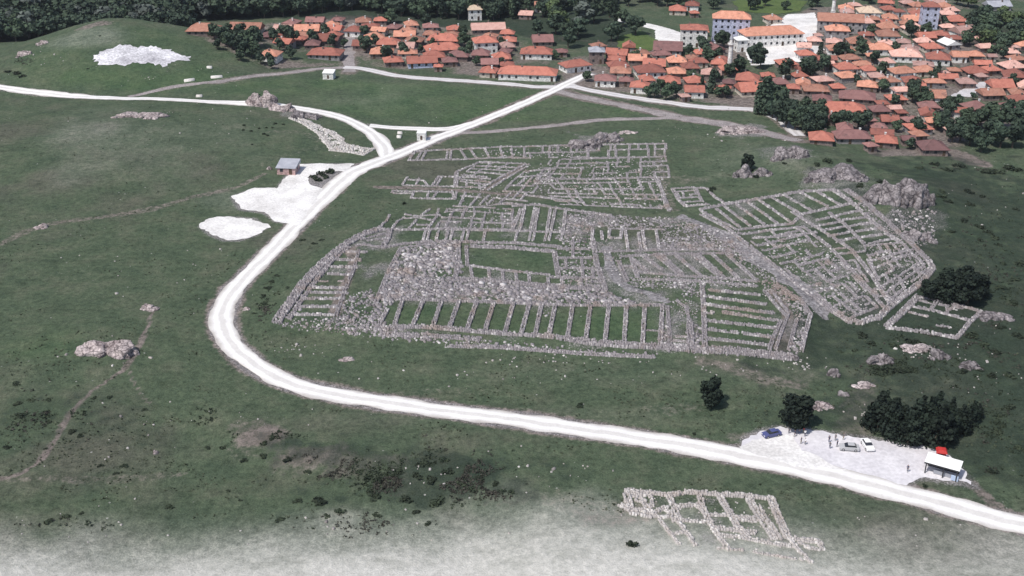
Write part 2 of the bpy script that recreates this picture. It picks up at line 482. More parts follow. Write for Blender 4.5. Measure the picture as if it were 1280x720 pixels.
WOODS = [[(-60,62),(0,54),(60,50),(110,47),(170,47),(234,46),(240,26),(330,22),(455,26),(520,30),(640,40),(660,-20),(640,-60),(-120,-60)],
         [(640,40),(690,52),(760,60),(792,62),(800,44),(770,26),(775,-14),(650,-30)],
         [(1212,26),(1240,18),(1300,22),(1300,66),(1250,68),(1218,62),(1208,45)]]
def build_masks():
    X, Y = GX, GY
    dirt = np.zeros(X.shape); lush = np.zeros(X.shape); veil_and_dry = np.zeros(X.shape); pave = np.zeros(X.shape)
    wob = 1 + .35*vnoise(X, Y, 7, 21) + .25*vnoise(X, Y, 2.6, 22)
    for pts, w, a in TRACKS:
        c = catmull(PL(pts), 4)
        d = local(X, Y, c, 15, seg_dist, 99)
        dirt = np.maximum(dirt, a*(1-ss(d*wob, w*.35, w*1.1)))
    # bare shoulders of the roads
    for rd, extra, a in ((MAIN_ROAD, 2.6, .75), (HILL_ROAD, 1.6, .4), (EAST_ROAD, 2.5, .7), (VILLAGE_ROAD, 3, .6), (DIRT_A, 3, .8), (DIRT_B, 1.5, .5), (EDGE_LANE, 3, .6), (FIELD_LANE, 1.2, .5), (LANE_N, 4, .7)):
        pts = np.array(rd); c = catmull(PL(pts[:, :2]), 4); w = pts[:,2].mean()/2
        d = local(X, Y, c, 20, seg_dist, 99)
        dirt = np.maximum(dirt, a*(1-ss(d*(.6+.4*wob), w+.3, w+extra)))
    for rd, a in ((MAIN_ROAD, .62), (HILL_ROAD, .5), (LINK_ROAD, .5)):     # gravel thrown onto the verge
        pts = np.array(rd); c = catmull(np.hstack([PL(pts[:, :2]), pts[:, 2:]]), 4)
        d = local(X, Y, c[:, :2], 15, seg_dist, 99); w = c[:,2].mean()/2
        pave = np.maximum(pave, a*(1-ss(d*(.7+.3*wob), w+.1, w+1.7)))
    for poly, a in (([(928,548),(950,537),(975,533),(1010,537),(1060,544),(1110,550),(1150,556),(1185,570),(1205,590),(1222,610),(1150,598),(1120,608),(930,575)], .6), ([(290,246),(318,236),(347,236),(358,220),(372,206),(400,205),(442,205),(402,236),(375,282),(345,277),(330,266),(300,262)], .65), ([(250,283),(262,274),(285,271),(318,273),(334,284),(320,294),(300,301),(280,301),(262,294)], .6), ([(115,73),(128,64),(150,59),(195,58),(218,66),(240,72),(225,78),(205,82),(185,80),(150,83),(128,80)], .55)):
        p = PL(poly); pave = np.maximum(pave, a*ss(local(X, Y, p, 10, sdf, -50)*(.7+.3*wob), -2.6, .3))
    # old wheel line outside the bend
    c = catmull(PL([(262,375),(261,405),(272,432),(300,460),(340,482),(400,500)]), 4)
    d = local(X, Y, c, 8, seg_dist, 99); dirt = np.maximum(dirt, .8*(1-ss(np.abs(d), .3, 1.0)))
    for px, py, rx, ry, a in ((330,545,8,5,.75),(385,570,9,5,.7),(440,580,10,5,.55),(300,535,7,4,.5),(560,490,26,3,.35),(640,620,10,5,.4),(480,575,10,4,.5),(120,30,12,6,.7),(275,60,8,6,.4),(930,545,10,3,.5),(1010,470,10,5,.4),(840,510,16,4,.4),(90,345,8,8,.3),(860,225,14,6,.45),(800,640,10,6,.5),(770,650,10,5,.5)):
        c = P(px, py); q = np.sqrt(((X-c.x)/rx)**2+((Y-c.y)/ry)**2)
        dirt = np.maximum(dirt, a*(1-ss(q*wob, .35, 1.2)))
    # village ground
    for poly, a in (([(225,40),(330,20),(460,18),(640,40),(760,50),(900,50),(1010,8),(1290,-5),(1290,180),(1160,190),(960,140),(740,112),(620,100),(440,82),(330,88)], .95),
                    ([(960,20),(1020,15),(1040,60),(990,85),(930,75),(925,50)], .9)):
        p = PL(poly); s = local(X, Y, p, 20, sdf, -50)
        dirt = np.maximum(dirt, a*ss(s, -2, 6)*np.clip(.62+.6*vnoise(X, Y, 16, 31)+.3*vnoise(X, Y, 5, 32), 0, 1))
    # ruins: trodden, stony ground
    for poly, a in (([(340,408),(372,362),(400,330),(440,303),(475,285),(640,256),(706,260),(850,268),(905,292),(960,335),(1015,385),(1003,447),(930,446),(830,444),(640,432),(470,420)], .55),
                    ([(870,264),(905,254),(1000,240),(1062,236),(1125,278),(1168,335),(1150,357),(1108,390),(1085,406),(1060,404),(990,352),(935,312)], .5),
                    ([(505,196),(640,180),(835,176),(838,262),(700,258),(560,262),(480,240)], .3),
                    ([(775,612),(965,622),(1030,690),(1000,702),(860,690),(780,645)], .5)):
        p = PL(poly); s = local(X, Y, p, 12, sdf, -50)
        pave = np.maximum(pave, a*ss(s, -1.5, 2)*np.clip(.6+.6*vnoise(X, Y, 9, 41)+.4*vnoise(X, Y, 3, 42), 0, 1))
    # outcrop scree
    for px, py, r, a in ((1140,272,14,.6),(1150,300,9,.4),(1050,222,18,.5),(985,192,13,.45),(930,165,13,.55),(330,128,8,.5),(378,142,10,.5),(735,178,12,.5),(130,432,7,.3)):
        c = P(px, py); d = np.hypot(X-c.x, Y-c.y)
        pave = np.maximum(pave, a*(1-ss(d*wob, r*.5, r)))
    # lusher and dryer grass
    for poly, a in (([(60,100),(95,70),(190,62),(300,85),(320,97),(200,118),(80,112)], .95),
                    ([(10,108),(20,70),(90,40),(200,36),(290,60),(320,97),(200,120)], .5),
                    ([(220,112),(380,95),(620,110),(700,118),(820,142),(700,152),(600,156),(470,150),(330,122)], .9),
                    ([(0,430),(60,405),(110,412),(100,440),(0,460)], .8),
                    ([(590,312),(690,316),(692,346),(590,335)], .5),
                    ([(480,378),(826,384),(824,430),(480,408)], .75),
                    ([(880,362),(960,368),(975,430),(885,430)], .6),
                    ([(610,110),(720,112),(800,140),(600,160)], .5),
                    ([(860,175),(1000,200),(1280,215),(1280,600),(1230,600),(1180,330),(1120,270),(1040,210),(880,240)], .12)):
        p = PL(poly); s = local(X, Y, p, 25, sdf, -50)
        lush = np.maximum(lush, a*ss(s, -3, 6)*np.clip(.75+.5*vnoise(X, Y, 11, 51), 0, 1))
    pave = pave*(1-np.clip(lush*1.6, 0, .95))
    # whitish veil over the near slope, painted into its ground colour
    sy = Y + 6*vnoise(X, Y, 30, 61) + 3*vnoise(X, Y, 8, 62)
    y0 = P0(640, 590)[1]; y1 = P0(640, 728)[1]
    veil_and_dry = np.clip((y0-sy)/(y0-y1), 0, 1.0)**1.35
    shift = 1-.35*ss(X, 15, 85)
    veil_and_dry = veil_and_dry*shift
    for px, py, rx, ry, a in ((110,45,26,16,.25),(640,520,60,6,.12),(230,160,50,14,.15),(820,465,70,8,.12),(300,250,20,12,.2)):
        c = P(px, py); q = ((X-c.x)/rx)**2+((Y-c.y)/ry)**2
        veil_and_dry = np.maximum(veil_and_dry, a*np.clip(1.2-q, 0, 1))
    for poly, a in (([(330,100),(440,90),(600,110),(700,118),(820,145),(700,152),(590,158),(470,152),(340,128)], .12), ([(100,130),(330,135),(350,200),(200,250),(60,240),(20,180)], .16), ([(860,160),(960,175),(1060,195),(1000,235),(860,240)], .14)):  # far meadows paled a little: distance haze put into their colour
        p = PL(poly); veil_and_dry = np.maximum(veil_and_dry, a*ss(local(X, Y, p, 25, sdf, -50), -10, 12)*(1+.5*vnoise(X, Y, 25, 66)))
    # scrubby ground along the scarp; on the right also cloud shade painted dark
    scrub = np.zeros(X.shape)
    d = local(X, Y, SCARP, 30, seg_dist, 99); scrub = np.maximum(scrub, .75*(1-ss(d*wob, 1, 9))*ss(X, SCARP[1,0]-4, SCARP[2,0]+8))
    for px, py, rx, ry, a in ((560,590,24,8,.9),(60,520,30,16,.5),(1200,450,52,48,.85),(1285,520,40,40,.9),(1265,300,58,80,.85),(1265,420,52,64,.95),(1150,480,30,20,.4),(60,660,20,6,.3),(380,600,20,8,.4),(1120,465,16,8,.6)):
        c = P(px, py); q = np.sqrt(((X-c.x)/rx)**2+((Y-c.y)/ry)**2)
        scrub = np.maximum(scrub, a*(1-ss(q*wob, .4, 1.2)))
    for poly in WOODS:                              # darker ground under the woods
        p = poly0(poly); scrub = np.maximum(scrub, 1.2*ss(local(X, Y, p, 12, sdf, -50), -4, 3))
    return dirt, lush, veil_and_dry, pave, scrub

def ground_material():
    m, nt, b = new_mat('meadow_ground')
    co = wcoord(nt)
    at = nt.nodes.new('ShaderNodeAttribute'); at.attribute_name = 'mask'
    sp = nt.nodes.new('ShaderNodeSeparateColor'); nt.links.new(at.outputs['Color'], sp.inputs[0])
    dirt, lush, veil_and_dry, pave = sp.outputs[0], sp.outputs[1], sp.outputs[2], at.outputs['Alpha']
    at2 = nt.nodes.new('ShaderNodeAttribute'); at2.attribute_name = 'scrub'
    scrub = at2.outputs['Fac']  # scrub ground, and the cloud shade painted on the right
    big = noise(nt, 0.018, 5, 0.6, co); mid = noise(nt, 0.09, 6, 0.65, co); fin = noise(nt, 0.7, 5, 0.7, co); vf = noise(nt, 2.6, 4, 0.75, co)
    # stretch so that clumps lie in loose bands
    mp = nt.nodes.new('ShaderNodeMapping'); mp.inputs['Scale'].default_value = (0.5, 1.2, 1); nt.links.new(co, mp.inputs['Vector'])
    band = noise(nt, 0.16, 6, 0.7, mp.outputs[0])
    g = ramp(nt, mid, [(0.28, (.055,.080,.052)), (0.5, (.078,.104,.066)), (0.72, (.114,.126,.088))])
    g = mixc(nt, mth(nt, 'MULTIPLY', sstep(nt, big, 0.5, 0.68), .6), g, (.112,.104,.088))
    g = mixc(nt, mth(nt, 'MULTIPLY', sstep(nt, band, 0.5, 0.68), .38), g, (.040,.054,.036))
    g = mixc(nt, mth(nt, 'MULTIPLY', lush, .75), g, ramp(nt, mid, [(0.3, (.044,.084,.042)), (0.7, (.082,.128,.060))]))
    d = ramp(nt, fin, [(0.3, (.50,.49,.455)), (0.7, (.60,.59,.56))])  # pale tone of the painted veil and of dry grass
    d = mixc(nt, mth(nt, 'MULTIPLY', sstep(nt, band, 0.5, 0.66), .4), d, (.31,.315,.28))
    brk = mth(nt, 'ADD', veil_and_dry, mth(nt, 'MULTIPLY', mth(nt, 'SUBTRACT', mid, .5), .35))
    g = mixc(nt, mth(nt, 'MULTIPLY', sstep(nt, brk, 0.0, 1.0), sstep(nt, veil_and_dry, 0.0, 0.3)), g, d)
    e = ramp(nt, fin, [(0.3, (.14,.112,.105)), (0.7, (.25,.21,.20))])
    brk = mth(nt, 'ADD', dirt, mth(nt, 'MULTIPLY', mth(nt, 'SUBTRACT', fin, .5), .9))
    g = mixc(nt, mth(nt, 'MULTIPLY', sstep(nt, brk, 0.3, 0.8), .85), g, e)
    s = ramp(nt, vf, [(0.3, (.13,.12,.122)), (0.55, (.235,.22,.225)), (0.75, (.42,.40,.40))])
    brk = mth(nt, 'ADD', pave, mth(nt, 'MULTIPLY', mth(nt, 'SUBTRACT', vf, .5), .9))
    g = mixc(nt, sstep(nt, brk, 0.3, 0.7), g, s)
    brk = mth(nt, 'ADD', scrub, mth(nt, 'MULTIPLY', mth(nt, 'SUBTRACT', noise(nt, 0.35, 5, 0.75, co), .5), 2.6))
    g = mixc(nt, mth(nt, 'MULTIPLY', sstep(nt, brk, 0.35, 0.9), .72), g, (.026,.038,.030))  # dark scrub tone, also used for the painted cloud shade
    # fine grain, tussocks and single pale stones
    calm = mth(nt, 'SUBTRACT', 1.0, mth(nt, 'MULTIPLY', sstep(nt, veil_and_dry, 0.25, 0.8), .62))
    g = mixc(nt, mth(nt, 'MULTIPLY', calm, .85), g, ramp(nt, fin, [(0.28, (.5,.53,.52)), (0.5, (1,1,1)), (0.74, (1.5,1.46,1.42))]), 'MULTIPLY')
    g = mixc(nt, mth(nt, 'MULTIPLY', calm, .75), g, ramp(nt, vf, [(0.3, (.5,.53,.52)), (0.5, (1,1,1)), (0.72, (1.5,1.46,1.44))]), 'MULTIPLY')
    vo = nt.nodes.new('ShaderNodeTexVoronoi'); vo.inputs['Scale'].default_value = 0.32; nt.links.new(co, vo.inputs['Vector'])
    peb = mth(nt, 'MULTIPLY', mth(nt, 'LESS_THAN', vo.outputs['Distance'], .07), sstep(nt, noise(nt, 0.07, 3, 0.6, co), 0.5, 0.6))
    g = mixc(nt, mth(nt, 'MULTIPLY', peb, .7), g, (.42,.41,.39))
    nt.links.new(g, b.inputs['Base Color'])
    hh = mth(nt, 'ADD', mth(nt, 'MULTIPLY', fin, 1.0), mth(nt, 'MULTIPLY', vf, .45))
    bump(nt, b, hh, 0.9, 0.45)
    b.inputs['Roughness'].default_value = 1.0
    b.inputs['Specular IOR Level'].default_value = 0.05
    return m
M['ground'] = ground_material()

def build_terrain():
    ny, nx = GX.shape
    V = np.stack([GX, GY, GZ], -1).reshape(-1, 3)
    idx = np.arange(nx*ny).reshape(ny, nx)
    F = np.stack([idx[:-1,:-1], idx[:-1,1:], idx[1:,1:], idx[1:,:-1]], -1).reshape(-1, 4)
    me = mesh_np('ground', V, F, M['ground'], smooth=True)
    dirt, lush, veil_and_dry, pave, scrub = build_masks()
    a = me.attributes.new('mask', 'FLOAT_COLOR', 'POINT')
    a.data.foreach_set('color', np.stack([dirt, lush, veil_and_dry, pave], -1).astype(np.float32).ravel())
    a = me.attributes.new('scrub', 'FLOAT', 'POINT'); a.data.foreach_set('value', scrub.astype(np.float32).ravel())  # also carries the painted cloud shade
    setp(link('ground', me), kind='structure')
build_terrain()

# ------------------------------------------------------------------ roads and sheets laid on the ground
_lift = [0.045]
def ribbon(name, course, mat, rough=0.35, kind='structure', cols=11, lift=None):
    arr = np.array(course, float)
    xy = PL(arr[:, :2]); c = catmull(np.hstack([xy, arr[:, 2:3]]), 1.2)
    tan = np.gradient(c[:, :2], axis=0); tan /= np.linalg.norm(tan, axis=1)[:, None]+1e-9
    nor = np.stack([-tan[:,1], tan[:,0]], -1)
    s = np.arange(len(c))*1.2
    l = lift if lift is not None else _lift[0]
    if lift is None: _lift[0] += 0.006
    rows = []
    for k, u in enumerate(np.linspace(-1, 1, cols)):
        w = c[:,2]/2 + (rough*fbm(s, s*0+u*50, 5, 71+k, 3) if abs(u) > .99 else 0)
        q = c[:, :2] + nor*(u*w)[:, None]
        z = H(q[:,0], q[:,1]) + (l if abs(u) < .99 else l*.3)
        rows.append(np.column_stack([q, z]))
    V = np.stack(rows, 1); n = len(c)
    idx = np.arange(n*cols).reshape(n, cols)
    F = np.stack([idx[:-1,:-1], idx[1:,:-1], idx[1:,1:], idx[:-1,1:]], -1).reshape(-1, 4)[:, ::-1]
    o = link(name, mesh_np(name, V.reshape(-1,3), F, mat, smooth=True, tint=np.tile(np.linspace(0, 1, cols), n)))
    return setp(o, kind=kind)

def sheet(name, px_poly, mat, rough=0.5, step=1.3, lift=None, world_pts=None):
    p = PL(px_poly) if world_pts is None else np.asarray(world_pts)
    b = []
    for a, c in zip(p, np.roll(p, -1, 0)):
        n = max(1, int(np.linalg.norm(c-a)/1.0))
        d = (c-a)/(np.linalg.norm(c-a)+1e-9)
        for k in range(n):
            q = a+(c-a)*k/n
            o = rough*float(fbm(q[0:1], q[1:2], 6, 81, 3)[0]) + rough*.5*random.uniform(-1, 1)
            b.append(q + np.array([-d[1], d[0]])*o)
    b = np.array(b)
    lo, hi = b.min(0), b.max(0)
    xx, yy = np.meshgrid(np.arange(lo[0], hi[0], step), np.arange(lo[1], hi[1], step))
    k = sdf(xx.ravel(), yy.ravel(), b) > .6
    pts = [Vector(q) for q in b] + [Vector((x, y)) for x, y in zip(xx.ravel()[k], yy.ravel()[k])]
    vv, _, ff, *_ = geometry.delaunay_2d_cdt(pts, [], [list(range(len(b)))], 1, 1e-5)
    l = lift if lift is not None else _lift[0]
    if lift is None: _lift[0] += 0.006
    V = [(v.x, v.y, float(H(v.x, v.y))+l) for v in vv]
    me = bpy.data.meshes.new(name); me.from_pydata(V, [], ff); me.materials.append(mat)
    me.polygons.foreach_set('use_smooth', [True]*len(me.polygons)); me.update()
    if len(me.polygons) and sum(q.normal.z for q in me.polygons) < 0: me.flip_normals()
    return setp(link(name, me), kind='structure')

sheet('parking_ground', [(928,548),(950,537),(975,533),(1010,537),(1060,544),(1110,550),(1150,556),(1185,570),(1205,590),(1222,610),(1200,604),(1150,598),(1120,608),(1080,600),(1000,590),(930,575)], M['parking'], .9)
ribbon('dirt_road', DIRT_A, M['dirt_road'], .9)
ribbon('dirt_road', DIRT_B, M['dirt_road'], .5)
ribbon('lane', LANE_N, M['dirt_road'], .7)
ribbon('lane', EDGE_LANE, M['dirt_road'], .6)
ribbon('lane', FIELD_LANE, M['dirt_road'], .5)
ribbon('road', EAST_ROAD, M['road_far'], .6)
ribbon('road', VILLAGE_ROAD, M['road_far'], .6)
ribbon('lane', WHITE_LANE, M['gravel'], .9)
ribbon('road', LINK_ROAD, M['road'], .45)
ribbon('road', HILL_ROAD, M['road'], .5)
ribbon('main_road', MAIN_ROAD, M['road'], .5)
sheet('gravel_yard', [(955,545),(990,545),(1005,562),(1060,590),(1000,583),(950,570),(925,560)], M['gravel'], .7)
sheet('gravel_yard', [(290,246),(318,236),(347,236),(358,220),(372,206),(400,205),(442,205),(432,214),(405,214),(385,222),(388,232),(402,236),(375,282),(345,277),(330,266),(300,262)], M['gravel'], .6)
sheet('gravel_yard', [(250,283),(262,274),(285,271),(318,273),(334,284),(320,294),(300,301),(280,301),(262,294)], M['gravel'], .8)
sheet('bare_chalk', [(115,73),(128,64),(150,59),(195,58),(218,66),(240,72),(225,78),(205,82),(185,80),(150,83),(128,80)], M['chalk'], 2.6)
sheet('village_square', [(1185,121),(1215,108),(1232,97),(1236,110),(1231,122)], M['gravel_worn'], .6)
sheet('mosque_yard', [(965,30),(985,18),(1018,16),(1026,30),(1018,48),(1030,62),(1000,78),(965,80),(940,82),(930,62)], M['gravel'], .6)
sheet('school_yard', [(820,38),(848,40),(862,54),(838,58),(818,50)], M['gravel'], .6)
sheet('meadow', [(915,2),(950,-4),(1010,2),(1000,14),(970,18),(925,14)], M['meadow'], .8)
sheet('meadow', [(770,48),(800,38),(825,52),(810,66),(775,66)], M['meadow'], .8)
# ------------------------------------------------------------------ ruins: walls of rough blocks, rubble between them
_CUBE = np.array([(-1,-1,-1),(1,-1,-1),(1,1,-1),(-1,1,-1),(-1,-1,1),(1,-1,1),(1,1,1),(-1,1,1)], float)
_CF = np.array([(4,5,6,7),(0,1,5,4),(1,2,6,5),(2,3,7,6),(3,0,4,7)])
def blocks_arrays(C, S, yaw, jit=.22, top=.82):
    """rough blocks: centres, half sizes, yaw"""
    n = len(C)
    v = np.repeat(_CUBE[None], n, 0) + rng.uniform(-jit, jit, (n,8,3))
    v[:,4:,:2] *= rng.uniform(top-.12, top+.14, (n,1,1))
    v = v*S[:,None,:]
    c, s = np.cos(yaw)[:,None], np.sin(yaw)[:,None]
    x = v[...,0]*c - v[...,1]*s; y = v[...,0]*s + v[...,1]*c
    v = np.stack([x, y, v[...,2]], -1) + C[:,None,:]
    F = (np.arange(n)[:,None,None]*8 + _CF[None]).reshape(-1, 4)
    return v.reshape(-1,3), F
def tints(n, bright=.0, even=False):
    t = np.clip((rng.beta(6, 6, n) if even else rng.beta(2.2, 2.4, n))+bright, 0, 1)
    return np.repeat(t, 8)

class Ruin:
    def __init__(self, name, label, at, cat='ruin', group=None, mat='stone', thin=.82):
        self.thin = thin
        self.o = empty(name, P(*at)); self.org = np.array(self.o.location); self.mat = M[mat]
        setp(self.o, label, cat, group)
    def wall(self, pts, w0=1.2, h=.75, bright=0.0, world=False, gap=.06, name='wall'):
        """one wall of two faces of blocks with a rubble core, along a line of picture points"""
        xy = np.array(pts) if world else PL(pts)
        C, S, Yw = [], [], []
        for a, b in zip(xy[:-1], xy[1:]):
            L = np.linalg.norm(b-a)
            if L < .4: continue
            d = (b-a)/L; n = np.array([-d[1], d[0]]); ang = math.atan2(d[1], d[0])
            w = w0*self.thin; rows = max(2, int(round(w/.38)))
            for r in range(rows):
                off = (-w/2 + w*(r+.5)/rows)
                t = random.uniform(-.3, .2)
                while t < L:
                    l = random.uniform(.3, .8)
                    if random.random() > gap + (.12 if 0 < r < rows-1 else 0):
                        hh = h*.62*random.uniform(.5, 1.3)*(1 if r in (0, rows-1) else random.uniform(.6, 1.0))
                        q = a + d*(t+l/2) + n*(off+random.uniform(-.08, .08))
                        C.append((q[0], q[1], float(H(q[0], q[1]))+hh/2-.12)); S.append((l/2*.97, w/rows/2*random.uniform(.9, 1.12), hh/2+.12)); Yw.append(ang+random.uniform(-.12, .12))
                    t += l
        if not C: return
        V, F = blocks_arrays(np.array(C), np.array(S), np.array(Yw), .2, .86)
        return link(name, mesh_np(name, V-self.org, F, self.mat, tint=tints(len(C), bright, True)), self.o)
    def rubble(self, px_poly, dens=.8, lo=.2, hi=.6, bright=0.0, tall=.8):
        p = PL(px_poly); a, b = p.min(0), p.max(0)
        lo *= .66; hi *= .62; n = int((b-a).prod()*dens*2.4)
        q = rng.uniform(a, b, (n,2))
        sd = sdf(q[:,0], q[:,1], p)
        den = .62+.45*vnoise(q[:,0], q[:,1], 6, 91)+.25*vnoise(q[:,0], q[:,1], 2.2, 92)
        k = (sd > 0) & (rng.random(n) < den*np.clip(sd/1.5+.3, 0, 1)*1.25)
        q = q[k]; n = len(q)
        s = lo+(hi-lo)*rng.random(n)**2.2
        S = np.stack([s*rng.uniform(.7,1.3,n), s*rng.uniform(.6,1.1,n), s*rng.uniform(.4,tall,n)], -1)
        C = np.column_stack([q, H(q[:,0], q[:,1])+S[:,2]*.45])
        V, F = blocks_arrays(C, S, rng.uniform(0, 6.28, n), .3)
        return setp(link('rubble', mesh_np('rubble', V-self.org, F, self.mat, tint=tints(n, bright)), self.o), kind='stuff')
    def grid(self, quad, nu, nv, drop=.25, w=.9, h=.6, bright=0.0, jit=.12):
        """small rooms whose walls cross inside a four-cornered plot (corners far-left, far-right, near-right, near-left)"""
        A, B, Cc, D = PL(quad)
        def q(u, v): return (A*(1-u)+B*u)*(1-v)+(D*(1-u)+Cc*u)*v
        us = np.linspace(0, 1, nu+1); vs_ = np.linspace(0, 1, nv+1)
        us[1:-1] += rng.uniform(-jit, jit, nu-1)/nu*2; vs_[1:-1] += rng.uniform(-jit, jit, nv-1)/nv*2
        for j, v in enumerate(vs_):
            run = []
            for i in range(nu):
                if random.random() > (drop if 0 < j < nv else drop*.5): run.append(i)
                else:
                    if run: self.wall([q(us[run[0]], v), q(us[run[-1]+1], v)], w*random.uniform(.8,1.2), h, bright, True)
                    run = []
            if run: self.wall([q(us[run[0]], v), q(us[run[-1]+1], v)], w*random.uniform(.8,1.2), h, bright, True)
        for i, u in enumerate(us):
            for j in range(nv):
                if random.random() > drop+.1:
                    du = random.uniform(-jit, jit)/nu
                    self.wall([q(u+du, vs_[j]), q(u+du, vs_[j+1])], w*random.uniform(.8,1.2), h, bright, True)

# --- the temple proper, round its court
t = Ruin('temple_ruin', 'low stone remains of the temple around its rectangular grassy court', (640,345))
t.wall([(588,308),(640,310),(693,315)], 2.4, .7, .06)
t.wall([(585,332),(612,336),(645,340),(686,344)], 1.1, .7, .1)
t.wall([(570,350),(612,351),(645,354),(700,359),(757,363)], 2.2, .9)
for a, b in (((588,333),(591,350)),((611,336),(612,351)),((628,338),(629,352)),((645,340),(646,354)),((661,342),(662,355)),((685,347),(686,357)),((702,348),(703,359)),((726,348),(727,361))):
    t.wall([a, b], 1.1, .7, .1)
t.wall([(573,302),(573,325),(569,350)], 1.7, .9, .05)
t.wall([(583,308),(584,332)], 1.3, .7)
t.wall([(693,315),(698,346)], 1.8, .7, .02)
t.wall([(686,347),(755,348)], 1.2, .7, .05); t.wall([(698,335),(752,336)], 1.2, .7)
t.wall([(695,323),(742,323)], 1.3, .7, .05); t.wall([(697,311),(741,312)], 1.3, .7)
t.wall([(716,300),(716,323)], 1.1, .7); t.wall([(741,300),(746,330),(757,363)], 1.8, .8)
t.wall([(707,323),(708,336)], 1, .6); t.wall([(727,323),(729,348)], 1, .6); t.wall([(740,336),(742,348)], 1, .6)
t.wall([(732,352),(750,353)], .9, .6); t.wall([(732,357),(750,358)], .9, .6)
t.wall([(500,311),(535,305),(573,302)], 1.3, .7, .05)
t.wall([(501,312),(486,340),(470,380)], 1.6, .8)
t.rubble([(500,312),(540,305),(572,303),(582,352),(700,360),(760,366),(800,380),(700,379),(500,373),(462,405),(475,360)], 1.55, .3, .95, .05)
t.rubble([(505,318),(566,308),(566,340),(500,345)], .5, .5, 1.3, .12)
t.rubble([(700,300),(745,300),(757,362),(700,357)], .7, .2, .6, .04)

# --- storerooms in front
t = Ruin('storeroom_ruin', 'front row of long grassy storerooms between parallel stone walls, facing the road bend', (655,430))
t.wall([(495,374),(552,376),(640,379),(716,382),(828,382)], 1.5, .8, .06)
t.wall([(468,411),(520,409),(562,412),(606,416),(652,419),(700,423)], 1.9, 1.0, .08)
t.wall([(700,423),(740,429),(780,432),(832,434)], 2.2, 1.1, .06)
t.wall([(475,418),(540,420),(600,424)], 1.6, .6)
t.wall([(556,433),(620,434),(700,440),(818,446)], 1.4, .5, .05)
for a, b in (((473,409),(484,388)),((493,407),(503,377)),((515,409),(530,375)),((541,410),(552,376)),((561,412),(574,377)),((583,415),(596,378)),((606,416),(617,379)),((631,417),(642,379)),((651,419),(662,380)),((669,419),(677,381)),((686,421),(694,382)),((709,424),(716,382)),((732,427),(738,383)),((756,430),(761,383)),((780,432),(783,383)),((803,433),(806,383)),((825,434),(828,382))):
    t.wall([a, b], 1.35, .95, .1)
t.wall([(808,413),(825,414)], .7, .5)
t.rubble([(452,402),(480,385),(484,410),(600,424),(760,438),(832,442),(832,448),(640,438),(480,424),(430,412)], 1.2, .2, .65, .06)
t.rubble([(672,380),(692,382),(690,398),(676,396)], .5, .3, .7, -.1)

# --- storerooms on the left
t = Ruin('storeroom_ruin', 'left wing of narrow storerooms behind a curved pinkish rubble wall near the road', (400,380))
t.wall([(346,404),(362,380),(378,357),(400,333),(432,306),(455,293),(478,286)], 3.4, 1.0, .06)
t.wall([(362,399),(380,372),(396,350),(414,328),(436,309)], 1.5, .8, .02)
for a, b in (((430,315),(457,316)),((418,325),(451,326)),((415,334),(446,335)),((410,343),(441,344)),((388,360),(433,361)),((386,366),(435,367)),((380,374),(429,374)),((374,384),(421,384)),((368,394),(416,394))):
    t.wall([a, b], 1.25, .8, .16)
t.wall([(400,352),(410,352)], .9, .5, .1); t.wall([(422,352),(430,352)], .9, .5, .1)
t.wall([(488,287),(485,298),(479,309)], 2.0, .8, .04)
t.wall([(444,308),(455,306),(480,310),(500,306),(540,302)], 1.4, .7, .04)
t.wall([(450,300),(483,292)], 1, .6); t.wall([(458,301),(480,299)], .9, .6)
t.wall([(449,312),(443,335),(430,366),(420,395)], 1.2, .6, -.05)
t.rubble([(344,400),(420,396),(470,404),(480,414),(560,420),(560,428),(440,420),(352,410)], 1.5, .2, .6, .04)
t.rubble([(340,404),(372,355),(404,322),(416,328),(372,394)], .9, .2, .65, .06)
t.rubble([(435,370),(465,360),(478,385),(470,408),(420,398)], 1.4, .25, .7, .02)

# --- storerooms behind the court
t = Ruin('storeroom_ruin', 'back row of storerooms with bright paired walls beyond the temple court', (640,288))
t.wall([(470,288),(540,287),(590,288),(650,289),(712,291)], 1.3, .7, .1)
for x in (530,535,546,558,564,578,584,605,645,662,667,682,687,702):
    t.wall([(x+2,289),(x-1,301)], 1.0, .7, .18)
for a, b in (((641,288),(651,262)),((650,288),(656,259)),((663,288),(669,260)),((668,288),(673,261)),((684,288),(688,262)),((689,288),(694,263)),((704,288),(707,263))):
    t.wall([a, b], 1.2, .8, .16)
t.wall([(640,258),(668,256),(706,262),(765,270)], 1.5, .7, .06)
t.wall([(530,302),(590,303),(640,304),(700,309)], 1.6, .7, .04)
for l in ([(476,285),(487,269)],[(490,286),(505,272)],[(510,287),(521,275)],[(535,286),(546,271)],[(505,268),(550,270)],[(505,273),(540,276)],[(527,269),(537,262)],[(546,271),(548,262)],[(520,281),(538,282)]):
    t.wall(l, 1.0, .6, .12)
t.grid([(560,262),(640,262),(640,287),(545,286)], 7, 4, .3, .9, .6, .05)
t.rubble([(560,262),(640,262),(632,287),(550,286)], .35, .15, .5, .08)
t.rubble([(690,290),(712,268),(745,270),(745,300),(700,305)], .9, .2, .6)

